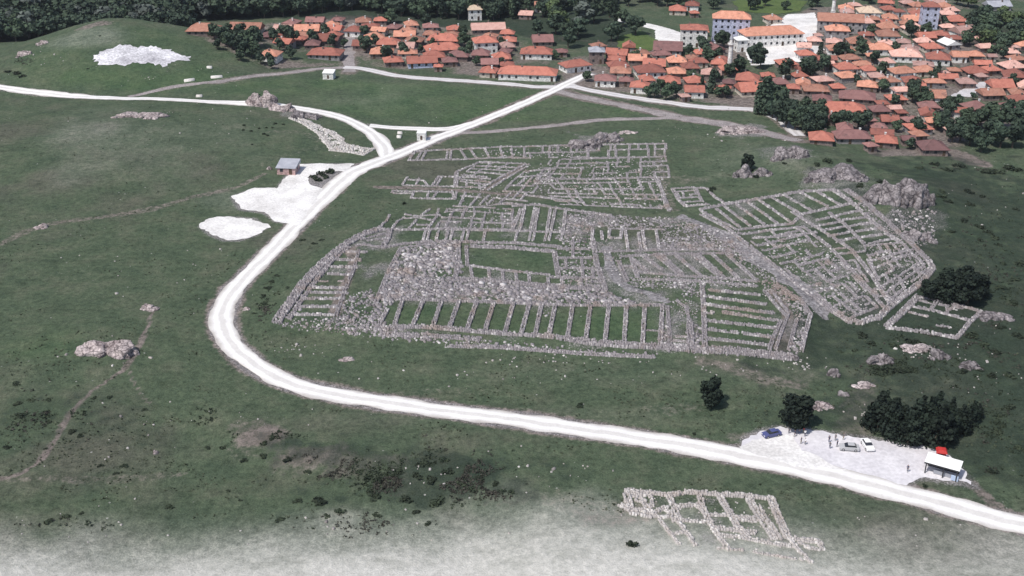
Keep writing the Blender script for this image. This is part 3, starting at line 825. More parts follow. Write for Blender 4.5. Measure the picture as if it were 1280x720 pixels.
# --- storerooms to the right of the temple
t = Ruin('storeroom_ruin', 'middle block of small bright-walled rooms right of the temple court', (800,310))
for l in ([(762,287),(761,298),(776,298),(777,287)],[(781,286),(785,311)],[(798,292),(801,311)],[(803,289),(807,312)],[(820,288),(824,312)],[(741,286),(740,301)],[(752,289),(753,300)]):
    t.wall(l, 1.15, .8, .2)
t.wall([(745,315),(820,313),(890,312),(935,316)], 1.4, .7, .02)
t.wall([(760,286),(830,287)], 1.1, .6)
t.rubble([(706,264),(770,269),(850,272),(905,290),(938,314),(880,312),(825,312),(826,288),(760,284),(708,284)], 1.5, .2, .6, .02)
t.rubble([(745,300),(760,300),(785,312),(800,318),(775,330),(752,325)], .8, .15, .45)
t.rubble([(826,288),(900,292),(935,313),(826,313)], .7, .2, .6)

t = Ruin('storeroom_ruin', 'slanting storerooms with dark grassy floors beside the paved diagonal street', (860,340))
for a, b in (((788,322),(808,339)),((803,320),(828,338)),((821,320),(848,343)),((826,319),(853,343)),((845,320),(876,345)),((866,319),(898,346)),((872,318),(904,346)),((890,318),(922,348)),((908,318),(945,351))):
    t.wall([a, b], 1.4, .8, .05)
t.wall([(775,321),(830,318),(910,317)], 1.3, .7)
t.wall([(795,340),(850,345),(945,352)], 1.5, .7, .06)
t.wall([(800,349),(870,352),(945,358)], 1.3, .7, .02)
t.wall([(773,326),(784,352)], 1.5, .8); t.wall([(790,325),(797,347)], 1.6, .8, .06); t.wall([(780,333),(790,334)], 1, .6)
t.rubble([(905,316),(935,316),(985,362),(1000,372),(960,366),(945,352)], 1.4, .2, .65)
t.rubble([(785,345),(850,346),(945,354),(945,360),(880,358),(820,362),(790,358)], 1.2, .2, .55, .04)

# --- storerooms front right
t = Ruin('storeroom_ruin', 'front right wing of storerooms with long parallel grassy bays beside the gateway', (930,440))
for a, b in (((885,363),(948,369)),((893,373),(957,381)),((893,383),(966,392)),((903,391),(976,402)),((880,401),(970,411)),((882,412),(965,422)),((884,424),(960,432))):
    t.wall([a, b], 1.35, .8, .08)
for y in (371,381,391): t.wall([(879,y),(891,y+1)], 1.3, .9, .35)
t.wall([(878,358),(880,400),(881,436)], 1.6, .8, .02)
t.wall([(868,437),(905,438),(945,442),(988,447)], 2.4, 1.0, .02)
t.wall([(955,364),(968,380),(982,395)], 1.0, .9); t.wall([(963,362),(986,392),(978,412),(970,436)], 1.0, .8, .02)
t.wall([(976,402),(966,424),(962,438)], 1.2, .8)
t.wall([(1013,394),(1006,420),(1002,438)], 1.4, .9, .12); t.wall([(996,400),(986,438)], 1.2, .8)
t.wall([(968,356),(1000,375),(1013,394)], 1.5, .8)
t.rubble([(968,358),(1000,374),(1014,394),(1002,442),(985,442),(995,400),(975,372)], 1.5, .2, .65, .05)
t.rubble([(864,432),(930,436),(990,442),(985,450),(930,446),(866,443)], 1.4, .2, .6)
t.rubble([(948,360),(966,364),(972,378),(955,374)], 1.0, .2, .5, .04)

t = Ruin('gateway_ruin', 'ruined stone gateway with paved ramp at the front of the temple precinct', (852,435))
t.wall([(831,434),(845,436),(858,437)], 1.8, .9, .08); t.wall([(834,382),(838,432)], 1.3, .6)
t.wall([(843,421),(857,421)], 1.2, .4, .15); t.wall([(842,426),(857,427)], 1.2, .4, .15); t.wall([(841,431),(857,432)], 1.2, .4, .2)
t.wall([(862,404),(864,440)], 2.0, 1.0); t.wall([(845,375),(858,385),(862,404)], 1.2, .5)
t.rubble([(824,408),(836,408),(838,440),(820,440)], 1.6, .3, .8, -.04)
t.rubble([(856,405),(878,405),(878,438),(858,440)], 1.6, .3, .8)
t.rubble([(836,376),(860,372),(876,380),(872,404),(842,412)], .8, .15, .4, .05)
t.rubble([(850,352),(878,355),(878,372),(850,372)], 1.2, .2, .5)

# --- southern quarter
t = Ruin('quarter_ruin', 'broad walled quarter of ruined rooms between the diagonal street and the big outcrop', (1040,330))
for a, b in (((876,264),(918,286)),((895,261),(924,284)),((905,258),(938,283)),((918,254),(955,281)),((932,251),(972,280)),((945,248),(990,279)),((963,246),(1000,268)),((980,244),(1016,265)),((1000,241),(1034,258)),((1020,239),(1051,257)),((1040,238),(1064,253))):
    t.wall([a, b], 1.15, .7, .12)
t.wall([(874,263),(906,256),(960,247),(1000,240),(1044,237)], 1.6, .8, .06)
t.wall([(918,287),(950,284),(990,280),(1003,268),(1030,262),(1066,254)], 1.4, .7, .1)
t.wall([(922,292),(965,288),(1005,284)], 1.2, .7, .1); t.wall([(963,287),(972,298)], 1.1, .7, .15); t.wall([(994,284),(1006,292)], 1.3, .7, .1); t.wall([(940,298),(975,296),(1020,291)], 1.2, .7, .12)
t.wall([(876,268),(912,288),(940,311),(985,347),(1030,382),(1060,402)], 1.5, .8, .1)
t.wall([(990,265),(1025,287),(1064,312)], 1.4, .7, .1); t.wall([(1064,312),(1090,345),(1112,380)], 1.4, .7, .12); t.wall([(1003,283),(1040,312),(1072,345),(1104,384)], 1.3, .7, .08)
for a, b in (((1020,276),(1048,270)),((1048,269),(1074,264)),((1054,275),(1084,272)),((1062,283),(1090,279)),((1070,290),(1101,285)),((1077,297),(1108,293)),((1085,305),(1116,299)),((1015,284),(1054,277)),((1026,289),(1058,283)),((1035,296),(1064,290)),((1045,303),(1072,297))):
    t.wall([a, b], 1.1, .7, .12)
t.wall([(1036,266),(1055,280),(1080,305)], 1.3, .7, .06)
t.wall([(1042,238),(1060,250),(1085,272),(1108,292),(1126,304)], 1.6, .9, .1)
t.wall([(1056,237),(1082,254),(1112,280),(1140,306),(1160,326)], 1.8, 1.0)
t.wall([(1160,326),(1166,336),(1152,354),(1130,370),(1112,384),(1098,398),(1076,404),(1060,402)], 2.0, 1.0, .14)
t.grid([(938,302),(1000,288),(1096,385),(1060,400)], 4, 13, .3, .95, .65, .06)
t.grid([(1080,308),(1126,304),(1160,336),(1112,376)], 5, 7, .3, .95, .65, .1)
t.grid([(1040,312),(1078,308),(1108,370),(1090,372)], 2, 7, .35, .95, .6, .1)
t.rubble([(940,304),(1005,290),(1060,330),(1100,385),(1062,400),(990,345)], .6, .15, .55, .1)
t.rubble([(1060,240),(1084,254),(1112,280),(1160,326),(1150,350),(1126,304),(1085,270)], .9, .2, .6)
t.rubble([(1078,308),(1126,302),(1160,335),(1112,378)], .6, .15, .55, .12)
t.rubble([(1110,262),(1170,262),(1172,300),(1150,310),(1118,282)], .6, .2, .7, .08)

# --- walled plot
t = Ruin('annex_ruin', 'isolated rectangular walled plot of grass below the dark clump of trees', (1150,415))
t.wall([(1108,409),(1128,391),(1148,371)], 2.2, .9, .1)
t.wall([(1108,410),(1150,415),(1196,423)], 1.8, .8, .1)
t.wall([(1196,423),(1210,406),(1226,390)], 1.4, .8, .06)
t.wall([(1148,371),(1190,380),(1226,390)], 1.3, .7, .04)
t.wall([(1140,383),(1175,391),(1211,401)], 1.3, .7, .1)
t.wall([(1146,375),(1164,380)], .9, .6); t.wall([(1170,378),(1163,388)], 1.3, .7, .06); t.wall([(1172,381),(1184,383),(1184,393)], 1.0, .7); t.wall([(1135,390),(1158,396)], 1.0, .6, .15); t.wall([(1171,407),(1187,410)], 1.0, .6, .15)
t.rubble([(1184,380),(1204,380),(1206,386),(1188,390)], 1.6, .3, .8)

# --- old town beyond
t = Ruin('house_ruin', 'far strip of ruined house foundations nearest the white road junction', (580,200))
t.wall([(511,201),(518,190),(545,188),(590,186),(640,183)], 1.2, .6, .12); t.wall([(510,201),(550,200),(592,199),(640,197)], 1.2, .6, .1)
for a, b in (((521,200),(527,190)),((527,200),(533,189)),((558,200),(560,187)),((563,200),(564,187)),((576,188),(583,199)),((588,187),(596,199)),((606,186),(612,198)),((625,184),(628,197))): t.wall([a, b], 1.0, .6, .12)
t.grid([(640,184),(735,181),(735,197),(640,198)], 8, 2, .2, 1.0, .6, .08)
t.rubble([(600,188),(735,180),(735,197),(600,198)], .3, .15, .5, .08)
t = Ruin('house_ruin', 'ruined houses along the straight brown lane at the far left of the ruins', (560,236))
for l in ([(503,231),(509,222)],[(503,232),(535,233),(605,235)],[(540,233),(548,222)],[(545,233),(552,222)],[(547,221),(590,222),(614,224)],[(568,234),(569,217)],[(571,234),(572,217)],[(569,216),(585,209),(600,203)],[(600,203),(630,204),(656,205)],[(576,227),(606,231)],[(584,227),(583,233)],[(598,229),(600,234)],[(660,208),(635,222),(610,238)],[(652,208),(628,221),(600,236)],
          [(490,239),(540,240),(566,241)],[(513,248),(540,249),(567,249)],[(493,239),(490,241)],[(508,239),(506,242)],[(518,239),(514,248)],[(536,239),(534,248)],[(547,240),(541,248)],[(566,239),(567,249)],[(571,239),(569,249)],[(491,242),(515,242)],[(582,241),(574,258)],[(600,243),(588,257)],[(612,244),(600,256)],[(575,245),(600,247)],[(566,258),(640,256)],
          [(510,225),(530,226),(534,232)],[(520,231),(524,224)]):
    t.wall(l, .95, .6, .14)
t.grid([(600,204),(656,206),(612,228),(572,224)], 3, 5, .25, .9, .6, .12)
t.grid([(655,215),(690,212),(650,256),(610,256)], 4, 5, .25, .9, .6, .12)
t.rubble([(575,215),(655,208),(640,255),(570,258)], .15, .15, .45, .12)
t = Ruin('house_ruin', 'dense maze of low ruined house walls at the far middle of the ruins', (740,235))
t.grid([(735,182),(832,180),(832,196),(735,198)], 8, 2, .22, 1.0, .6, .08)
t.grid([(690,200),(830,196),(836,222),(670,224)], 10, 4, .25, .85, .55, .04)
t.grid([(668,226),(822,222),(838,262),(700,256)], 12, 6, .25, .85, .6, .1)
t.wall([(818,220),(826,235),(836,264)], 1.3, .8, .12)
t.wall([(655,244),(700,250),(720,252)], 1.2, .6, .1)
t.rubble([(640,205),(830,196),(838,262),(660,242)], .4, .15, .5, .06)
t.rubble([(670,222),(690,220),(696,230),(672,230)], .8, .3, .7, .3)
t = Ruin('enclosure_ruin', 'small walled enclosure at the far corner of the southern quarter', (865,250))
t.wall([(840,236),(848,250),(856,258),(885,256)], 1.3, .8, .15); t.wall([(840,236),(862,235),(884,236)], 1.0, .6, .12); t.wall([(870,236),(878,252)], 1.0, .6, .1); t.wall([(884,237),(904,254)], 1.1, .7, .12)
t.grid([(846,240),(868,238),(876,252),(852,253)], 3, 3, .3, .8, .5, .1)

# --- foundations in the foreground
t = Ruin('building_ruin', 'separate ruined building of small square rooms in the pale foreground grass', (890,660), mat='stone_pale', thin=.64)
t.wall([(781,614),(812,616),(836,620),(858,616),(900,619),(935,621),(963,624)], 1.7, 1.0, .05)
t.wall([(782,615),(785,626),(788,637)], 2.4, 1.0, .12); t.wall([(795,624),(806,628),(810,638)], 2.2, .9, .1); t.wall([(786,620),(806,619),(812,617)], 2.0, .9, .1)
t.wall([(812,617),(816,634)], 1.3, .9, .06); t.wall([(773,631),(785,637),(815,642),(832,635)], 1.6, .9, .15); t.wall([(786,642),(815,647)], 1.3, .8, .15)
t.wall([(818,643),(832,660),(848,680)], 1.1, .7, .15); t.wall([(832,638),(850,655),(869,682)], 1.3, .8, .12); t.wall([(838,640),(842,652)], 1.3, .8, .1)
t.wall([(836,669),(855,666)], 1.0, .7, .15); t.wall([(824,648),(838,646)], 1.1, .8, .1)
t.wall([(834,618),(843,636),(850,650)], 1.8, .9, .08); t.wall([(843,634),(870,632),(880,640)], 1.6, .9, .06); t.wall([(848,651),(880,653)], 1.2, .8, .15)
t.wall([(874,620),(880,640),(888,654)], 1.9, .9, .08); t.wall([(884,650),(896,668),(911,687)], 1.6, .8, .14)
t.wall([(884,644),(910,645),(940,648)], 1.3, .8, .08); t.wall([(899,621),(912,642),(922,660),(932,670)], 2.0, .9, .06)
t.wall([(934,622),(948,645),(968,674)], 2.2, 1.0, .06); t.wall([(948,632),(962,655),(976,674)], .9, 1.1); t.wall([(963,624),(972,645),(983,670)], 2.4, 1.0, .06)
t.wall([(888,660),(920,663),(945,667)], 1.8, .8, .12); t.wall([(896,669),(930,673),(960,679),(990,683)], 1.5, .7, .16)
t.wall([(924,650),(946,652)], 1.3, .8, .08)
t.wall([(895,686),(912,687),(928,688)], .9, .5, .1); t.wall([(940,690),(975,696),(1004,700)], .9, .5, .1)
t.wall([(982,668),(1000,690),(1013,703)], 1.3, .7, .16); t.wall([(980,671),(1004,676),(1024,678),(1028,688)], 1.8, .8, .12)
t.wall([(998,678),(1010,685),(1022,687)], 1.2, .6, .1)
t.rubble([(781,614),(962,624),(985,672),(900,668),(830,650),(780,640)], .2, .12, .32, .0)
t.rubble([(880,655),(985,674),(1010,700),(920,690)], .12, .12, .35, .1)

# --- strip of foundations by the fork
t = Ruin('foundation_ruin', 'bright limestone foundation strip running up from the road fork to the small crag', (420,182), mat='stone_pale')
t.wall([(362,148),(380,155),(398,167),(414,187)], 1.6, .8, .25); t.wall([(370,147),(392,156),(410,165),(432,181)], 1.6, .8, .25)
for a, b in (((380,155),(388,152)),((390,161),(399,158)),((398,168),(412,166)),((404,174),(420,173)),((409,180),(428,179)),((412,187),(434,183))): t.wall([a, b], 1.9, .8, .25)
t.wall([(412,188),(440,191),(454,194),(466,187)], 1.4, .8, .2); t.wall([(432,181),(450,185),(466,187)], 1.3, .8, .15)
for a, b in (((424,189),(428,180)),((438,191),(441,183)),((450,193),(455,186))): t.wall([a, b], 1.6, .8, .2)
t.wall([(408,163),(416,166),(422,171),(428,175)], 2.4, .7, .25)
t.rubble([(362,147),(392,156),(434,181),(466,187),(455,194),(412,188),(396,168)], 1.6, .2, .7, .3)

t = Ruin('street_rubble', 'loose stones strewn along the paved diagonal street', (960,332), cat='rubble')
t.rubble([(846,266),(885,279),(925,302),(965,328),(1006,356),(1034,398),(1024,400),(996,366),(952,336),(912,308),(872,286)], .5, .12, .5, .06)
t.rubble([(753,305),(766,306),(776,346),(800,360),(838,372),(836,380),(800,372),(766,354)], .5, .12, .45, .06)

# paved streets of the precinct
ribbon('paved_street', [(848,270,2),(880,282,3.6),(920,305,4.6),(960,332,5.4),(1000,360,5.6),(1022,384,4.4),(1034,400,1.2)], M['paver'], 1.3, lift=.05)
ribbon('paved_street', [(757,308,1.5),(762,326,3.2),(770,348,3),(790,361,3),(815,368,3),(838,378,1.2)], M['paver'], 1.2, lift=.056)
# ------------------------------------------------------------------ outcrops and boulders
def _ico(sub):
    bm = bmesh.new(); bmesh.ops.create_icosphere(bm, subdivisions=sub, radius=1)
    V = np.array([v.co[:] for v in bm.verts]); F = np.array([[v.index for v in f.verts] for f in bm.faces]); bm.free()
    return V, F
ICO3, ICO4, ICO2 = _ico(3), _ico(4), _ico(2)
def vn3(V, s, seed):
    q = V/s; i = np.floor(q); f = q-i; f = f*f*(3-2*f); out = 0
    for dx in (0, 1):
        for dy in (0, 1):
            for dz in (0, 1):
                h = _hash(i[:,0]+dx+(i[:,2]+dz)*57.0, i[:,1]+dy+(i[:,2]+dz)*31.0, seed)
                out = out + h*(f[:,0] if dx else 1-f[:,0])*(f[:,1] if dy else 1-f[:,1])*(f[:,2] if dz else 1-f[:,2])
    return out*2-1
def rock_mesh(name, rx, ry, rz, seed, mat, base=ICO3, rough=.35):
    """boulder split along joints: cut by planes, ledged and weathered"""
    V, F = base; V = V.copy(); r = np.random.default_rng(seed)
    for k in range(10):
        d = r.normal(size=3); d[2] = abs(d[2]); d /= np.linalg.norm(d); lim = r.uniform(.5, .92)
        p = V@d; V = V - np.clip(p-lim, 0, None)[:,None]*d*.9
    o = r.uniform(-50, 50, 3); W = V+o
    rid = 1-np.abs(vn3(W, .55, seed))*2
    V *= (1 + rough*vn3(W, .8, seed) + rough*.5*rid + rough*.5*vn3(W, .3, seed+3) + rough*.35*vn3(W, .14, seed+5))[:,None]
    V = V*np.array([rx, ry, rz]); V[:,2] = np.maximum(V[:,2], -.3*rz)
    return mesh_np(name, V, F, mat)

def outcrop(name, label, px, py, wpx, hpx, n=5, mat='rock', seed=0, group=None, flat=1.0):
    """craggy outcrop of several fused boulders; px, py is its foot"""
    s = mpp(px, py); w = wpx*s; h = hpx*s*.86*flat
    p = P(px, py); r = np.random.default_rng(seed+50)
    o = empty(name, p); setp(o, label, 'rock', group)
    big = ICO4 if wpx > 26 else ICO3
    if n == 1:
        link('boulder', rock_mesh('boulder', w*.5, w*.45, h*.8, seed*13, M[mat], big, .25), o, (0, w*.3, 0)); return o
    m = 2 if wpx > 26 else 1                           # main masses, then lesser blocks against them
    for k in range(m):
        x = (-.2+.42*k)*w if m > 1 else 0.0; y = w*.25
        z = float(H(p.x+x, p.y+y))-p.z
        link('boulder', rock_mesh('boulder', w*(.36 if m > 1 else .46), w*r.uniform(.22,.3), h*r.uniform(.75,.95), seed*13+k, M[mat], big, .3), o, (x, y, z), r.uniform(-.2, .2))
    for k in range(n):
        u = (k+.5)/n-.5; bw = w/n*r.uniform(.5, .8)
        x = u*w*1.02; y = r.uniform(-.02, .34)*w*.6; z = float(H(p.x+x, p.y+y))-p.z
        bh = h*r.uniform(.28, .6)
        link('boulder', rock_mesh('boulder', bw*r.uniform(.8,1.2), bw*r.uniform(.7,1.1), bh, seed*29+k+100, M[mat], ICO3, .3), o, (x, y, z), r.uniform(0, 3))
    return o

outcrop('rock_outcrop', 'large craggy pinkish-grey outcrop at the far right corner of the ruins', 1131, 260, 80, 44, 9, 'rock', 1)
outcrop('rock_outcrop', 'low rounded outcrop just below the large crag beside the outer wall', 1152, 300, 32, 14, 3, 'rock', 2)
outcrop('rock_outcrop', 'long broken ridge of rock behind the slanting rooms, left of the large crag', 1046, 228, 76, 17, 8, 'rock', 3)
outcrop('rock_outcrop', 'ragged rocks on the grass between the single dark tree and the village', 988, 199, 44, 16, 6, 'rock', 4)
outcrop('rock_outcrop', 'dark lumpy rock with a tree growing behind it, left of the ridge', 930, 222, 26, 18, 4, 'rock', 5)
outcrop('rock_outcrop', 'low rock right beside the lumpy rock under the single far tree', 954, 220, 26, 14, 4, 'rock', 6)
outcrop('rock_outcrop', 'pinkish outcrop standing alone in the left meadow beside the earth track', 131, 446, 64, 22, 6, 'rock_pale', 7, flat=.85)
outcrop('rock_outcrop', 'pale flat-topped boulder above the end of the earth track', 185, 387, 22, 9, 2, 'rock_pale', 8)
outcrop('rock_outcrop', 'upright pink crag beside the hill road', 325, 133, 34, 22, 5, 'rock_pale', 9)
outcrop('rock_outcrop', 'low pink rocks trailing right of the upright crag', 351, 139, 30, 11, 4, 'rock_pale', 10)
outcrop('rock_outcrop', 'grey jumbled rocks at the upper end of the limestone foundation strip', 380, 149, 34, 12, 6, 'rock', 11)
outcrop('rock_outcrop', 'rounded rock left of the rock row below the walled plot', 1100, 455, 30, 13, 3, 'rock', 12)
outcrop('rock_outcrop', 'pinkish rock at the right end of the rock row below the walled plot', 1175, 449, 26, 14, 3, 'rock', 13)
outcrop('rock_outcrop', 'dark low rocks right of the rock row, above the pine grove', 1214, 461, 28, 10, 4, 'rock', 14)
outcrop('rock_outcrop', 'small stack of rocks on the grass between the temple corner and the grove', 1043, 471, 16, 14, 3, 'rock', 15)
outcrop('rock_outcrop', 'little pile of rocks above the round dark tree', 1055, 495, 14, 7, 3, 'rock', 16)
outcrop('rock_outcrop', 'pale flat rocks just right of the round dark tree', 1024, 513, 42, 7, 5, 'rock_pale', 17)
outcrop('rock_outcrop', 'large rounded boulder at the front right corner of the temple precinct', 991, 449, 17, 11, 1, 'rock', 18)
outcrop('rock_outcrop', 'reddish mound of rocks in the far strip of house foundations', 733, 186, 38, 16, 5, 'rock', 19)
outcrop('rock_outcrop', 'reddish rocks behind the mound at the far edge of the ruins', 758, 178, 34, 14, 5, 'rock', 20)
outcrop('rock_outcrop', 'pale scree of rocks beside the dirt road below the village', 926, 168, 52, 9, 7, 'rock_pale', 21)
outcrop('rock_outcrop', 'narrow rock running right from the corner of the walled plot', 1246, 400, 42, 8, 5, 'rock', 22)
outcrop('rock_outcrop', 'flat pale rocks left of the pine grove', 1082, 484, 26, 5, 3, 'rock_pale', 23)
outcrop('rock_outcrop', 'small pale rock in the meadow left of the scarp', 194, 568, 10, 8, 1, 'rock_pale', 24)
outcrop('rock_outcrop', 'pale rocks on the crest at the left end of the hill', 53, 56, 14, 8, 3, 'rock_pale', 25)
outcrop('rock_outcrop', 'small rock at the left edge of the meadow on the brown track', 51, 285, 16, 6, 2, 'rock_pale', 26)
outcrop('rock_outcrop', 'white boulder beside the small stone hut', 336, 212, 9, 7, 1, 'rock_pale', 27)
outcrop('rock_outcrop', 'broken pale ledge on the slope below the hill road', 168, 148, 56, 6, 7, 'rock_pale', 28)
outcrop('rock_outcrop', 'pale rocks on the slope at the lower left of the hill', 30, 70, 22, 6, 4, 'rock_pale', 29)
outcrop('rock_outcrop', 'small cluster of rocks between the rounded rock and the pinkish rock', 1150, 441, 38, 6, 6, 'rock_pale', 30)
outcrop('rock_outcrop', 'single pale boulder on the verge inside the road bend', 308, 388, 10, 6, 2, 'rock_pale', 31)
outcrop('rock_outcrop', 'flat pale rock on the grass between road and front storerooms', 434, 451, 16, 5, 2, 'rock_pale', 32)
outcrop('rock_outcrop', 'pale pair of rocks at the far right edge of the ruined town', 785, 167, 24, 6, 3, 'rock_pale', 33)

# many small stones lying about in the grass
def scatter_stones():
    C, S = [], []
    def put(x, y, s):
        C.append((x, y, float(H(x, y))+s*.25)); S.append((s*random.uniform(.7,1.2), s*random.uniform(.6,1), s*random.uniform(.4,.8)))
    for (px, py, rx, ry, n) in ((370,435,26,10,40),(700,450,120,6,60),(1000,455,30,12,40),(1160,440,60,14,60),(130,440,60,20,25),(60,70,30,10,30),(250,90,60,20,14),(540,590,90,18,26),(330,520,70,24,18),(170,540,110,50,24),(200,330,140,60,40),(620,470,240,16,50),(1230,470,50,60,50),(1240,250,60,60,30),(860,170,70,14,40),(770,640,30,14,20),(900,460,60,14,20),(560,150,90,20,12),(240,150,100,20,30),(1080,520,40,14,30),(480,660,220,30,26),(120,650,120,40,24),(700,590,80,24,30),(1150,650,100,30,30),(180,97,20,2,12)):
        for k in range(int(n*.6)):
            p = P(px+random.gauss(0, .5)*rx, py+random.gauss(0, .5)*ry); put(p.x, p.y, random.uniform(.08, .24)*(1 if random.random() < .88 else 1.9))
    C = np.array(C); S = np.array(S)
    off = seg_dist(C[:,0], C[:,1], catmull(PL(np.array(MAIN_ROAD)[:, :2]), 4)) > 4.5
    C, S = C[off], S[off]; V, F = blocks_arrays(C, S, rng.uniform(0, 6.28, len(C)), .3)
    setp(link('scattered_stones', mesh_np('scattered_stones', V, F, M['stone_pale'], tint=tints(len(C), -.12))), 'small pale stones scattered over the grass', 'stones', kind='stuff')
scatter_stones()

# ------------------------------------------------------------------ trees and bushes
def leaf_cloud(centres, radii, per, size, seed, squash=1.0, shell=.55):
    """leaf clumps spread through overlapping lobes; every clump is a bent two-face leaf spray"""
    r = np.random.default_rng(seed); Vs = []
    for c, rad, n in zip(centres, radii, per):
        d = r.normal(size=(n,3)); d /= np.linalg.norm(d, axis=1)[:,None]
        q = np.array(c) + d*(rad*(shell+(1-shell)*r.random((n,1))**.6))*np.array([1,1,squash])
        nrm = d + r.normal(scale=.55, size=(n,3)); nrm /= np.linalg.norm(nrm, axis=1)[:,None]
        u = np.cross(nrm, r.normal(size=(n,3))); u /= np.linalg.norm(u, axis=1)[:,None]
        w = np.cross(nrm, u); s = size*r.uniform(.6, 1.35, (n,1))
        Vs.append(np.stack([q-u*s-w*s*.7, q+u*s*r.uniform(.5,1,(n,1))-w*s*.6+nrm*s*.35, q+u*s*.8+w*s*.8, q-u*s*.7+w*s*r.uniform(.5,1.1,(n,1))+nrm*s*.3], 1))
    V = np.concatenate(Vs).reshape(-1, 3)
    return V, np.arange(len(V)).reshape(-1, 4)
def trunk_mesh(h, r0, lobes, seed):
    r = random.Random(seed); mb = MB()
    pts = [(0,0,-.4),(r.uniform(-.1,.1)*h*.2, r.uniform(-.1,.1)*h*.2, h*.3),(r.uniform(-.1,.1)*h*.3, r.uniform(-.1,.1)*h*.3, h*.62)]
    mb.tube(pts, [r0*1.25, r0*.9, r0*.45], 7)
    for c in lobes[:5]:
        a = Vector(pts[1]).lerp(Vector(pts[2]), r.uniform(.0,.8)); b = Vector(c)
        mb.tube([a, a.lerp(b, .5)+Vector((0,0,.2)), b], [r0*.45, r0*.3, r0*.12], 5)
    return mb.mesh('trunk', M['bark'])
TREES = {}
def make_tree(key, kind, mat, seed):
    r = random.Random(seed)
    if kind == 'round':
        h = 9.0; lobes, rad, per = [], [], []
        for k in range(11):
            a = r.uniform(0, 6.28); z = r.uniform(.36, .88)*h; q = r.uniform(.15, 1)*2.6*math.sqrt(max(.1, 1-((z/h-.6)/.42)**2))
            lobes.append((q*math.cos(a), q*math.sin(a), z)); rad.append(r.uniform(1.2, 2.0)); per.append(84)
        V, F = leaf_cloud(lobes, rad, per, .5, seed, .85, .3 if mat == 'leaf_p' else .5)
        tr = trunk_mesh(h, .26, lobes, seed)
    elif kind == 'bushy':                            # dense, nearly to the ground
        h = 7.0; lobes, rad, per = [(0,0,h*.45)], [2.2], [160]
        for k in range(13):
            a = r.uniform(0, 6.28); z = r.uniform(.2, .86)*h; q = 2.0*math.sqrt(max(.08, 1-((z/h-.42)/.56)**2))
            lobes.append((q*math.cos(a)*.75, q*math.sin(a)*.75, z)); rad.append(r.uniform(.9, 1.4)); per.append(80)
        V, F = leaf_cloud(lobes, rad, [int(p_*1.9) for p_ in per], .25, seed, .95, .35)
        tr = trunk_mesh(h, .24, lobes, seed)
    elif kind == 'poplar':
        h = 15.0; lobes, rad, per = [], [], []
        for k in range(13):
            z = 1.6+k*(h-2.4)/12; q = 1.45*math.sin(math.pi*min(1, (k+1.6)/14.2))**.7
            lobes.append((r.uniform(-.35,.35), r.uniform(-.35,.35), z)); rad.append(max(.45, q*r.uniform(.8,1.15))); per.append(58)
        V, F = leaf_cloud(lobes, rad, per, .4, seed, 1.25)
        tr = trunk_mesh(h, .24, lobes[2:5], seed)
    elif kind == 'pine':
        h = 8.0; lobes, rad, per = [], [], []
        for k in range(10):
            z = .9+k*(h-1.5)/9.5; q = 2.3*(1-(z/h)**1.7)+.35
            for j in range(3 if k < 7 else 1):
                a = r.uniform(0, 6.28); o = q*.5 if k < 7 else .1
                lobes.append((o*math.cos(a), o*math.sin(a), z+r.uniform(-.3,.3))); rad.append(q*r.uniform(.5,.72)); per.append(46)
        V, F = leaf_cloud(lobes, rad, [int(p_*1.7) for p_ in per], .25, seed, .8, .35)
        tr = trunk_mesh(h, .22, lobes[:3], seed)
    else:                                            # cypress: slim dark column
        h = 10.0; lobes, rad, per = [], [], []
        for k in range(9):
            z = .7+k*(h-1.2)/8.6; lobes.append((r.uniform(-.15,.15), r.uniform(-.15,.15), z)); rad.append(1.25*(1-(z/h)**2.2)+.25); per.append(60)
        V, F = leaf_cloud(lobes, rad, per, .34, seed, 1.1, .4)
        tr = trunk_mesh(h, .2, lobes[:2], seed)
    TREES[key] = (mesh_np('crown', V, F, M[mat]), tr, h)
for i in range(4):
    make_tree('rd%d' % i, 'round', 'leaf_d', 100+i); make_tree('rm%d' % i, 'round', 'leaf_m', 110+i)
for i in range(2):
    make_tree('rl%d' % i, 'round', 'leaf_l', 120+i); make_tree('rs%d' % i, 'round', 'leaf_s', 130+i)
    make_tree('po%d' % i, 'poplar', 'leaf_m', 140+i); make_tree('pi%d' % i, 'pine', 'leaf_p', 150+i); make_tree('cy%d' % i, 'cypress', 'leaf_d', 160+i)
    make_tree('pr%d' % i, 'bushy', 'leaf_p', 170+i); make_tree('pd%d' % i, 'poplar', 'leaf_d', 180+i)
SPOTS = []
def tree(key, xy, hgt, label, group=None, name='tree', wide=1.0):
    crown, tr, h = TREES[key]
    s = hgt/h; z = float(H(xy[0], xy[1]))
    o = empty(name, (xy[0], xy[1], z), random.uniform(0, 6.28)); o.scale = (s*wide, s*wide, s)
    setp(o, label, 'tree', group)
    link('trunk', tr, o); link('crown', crown, o); SPOTS.append((xy[0], xy[1]))
    return o
def tree_at(key, px, py, hpx, label, group=None, name='tree', wide=1.0):
    p = P(px, py); return tree(key, (p.x, p.y), hpx*mpp(px, py)*1.06, label, group, name, wide)
def pick(pool): return random.choice(pool)

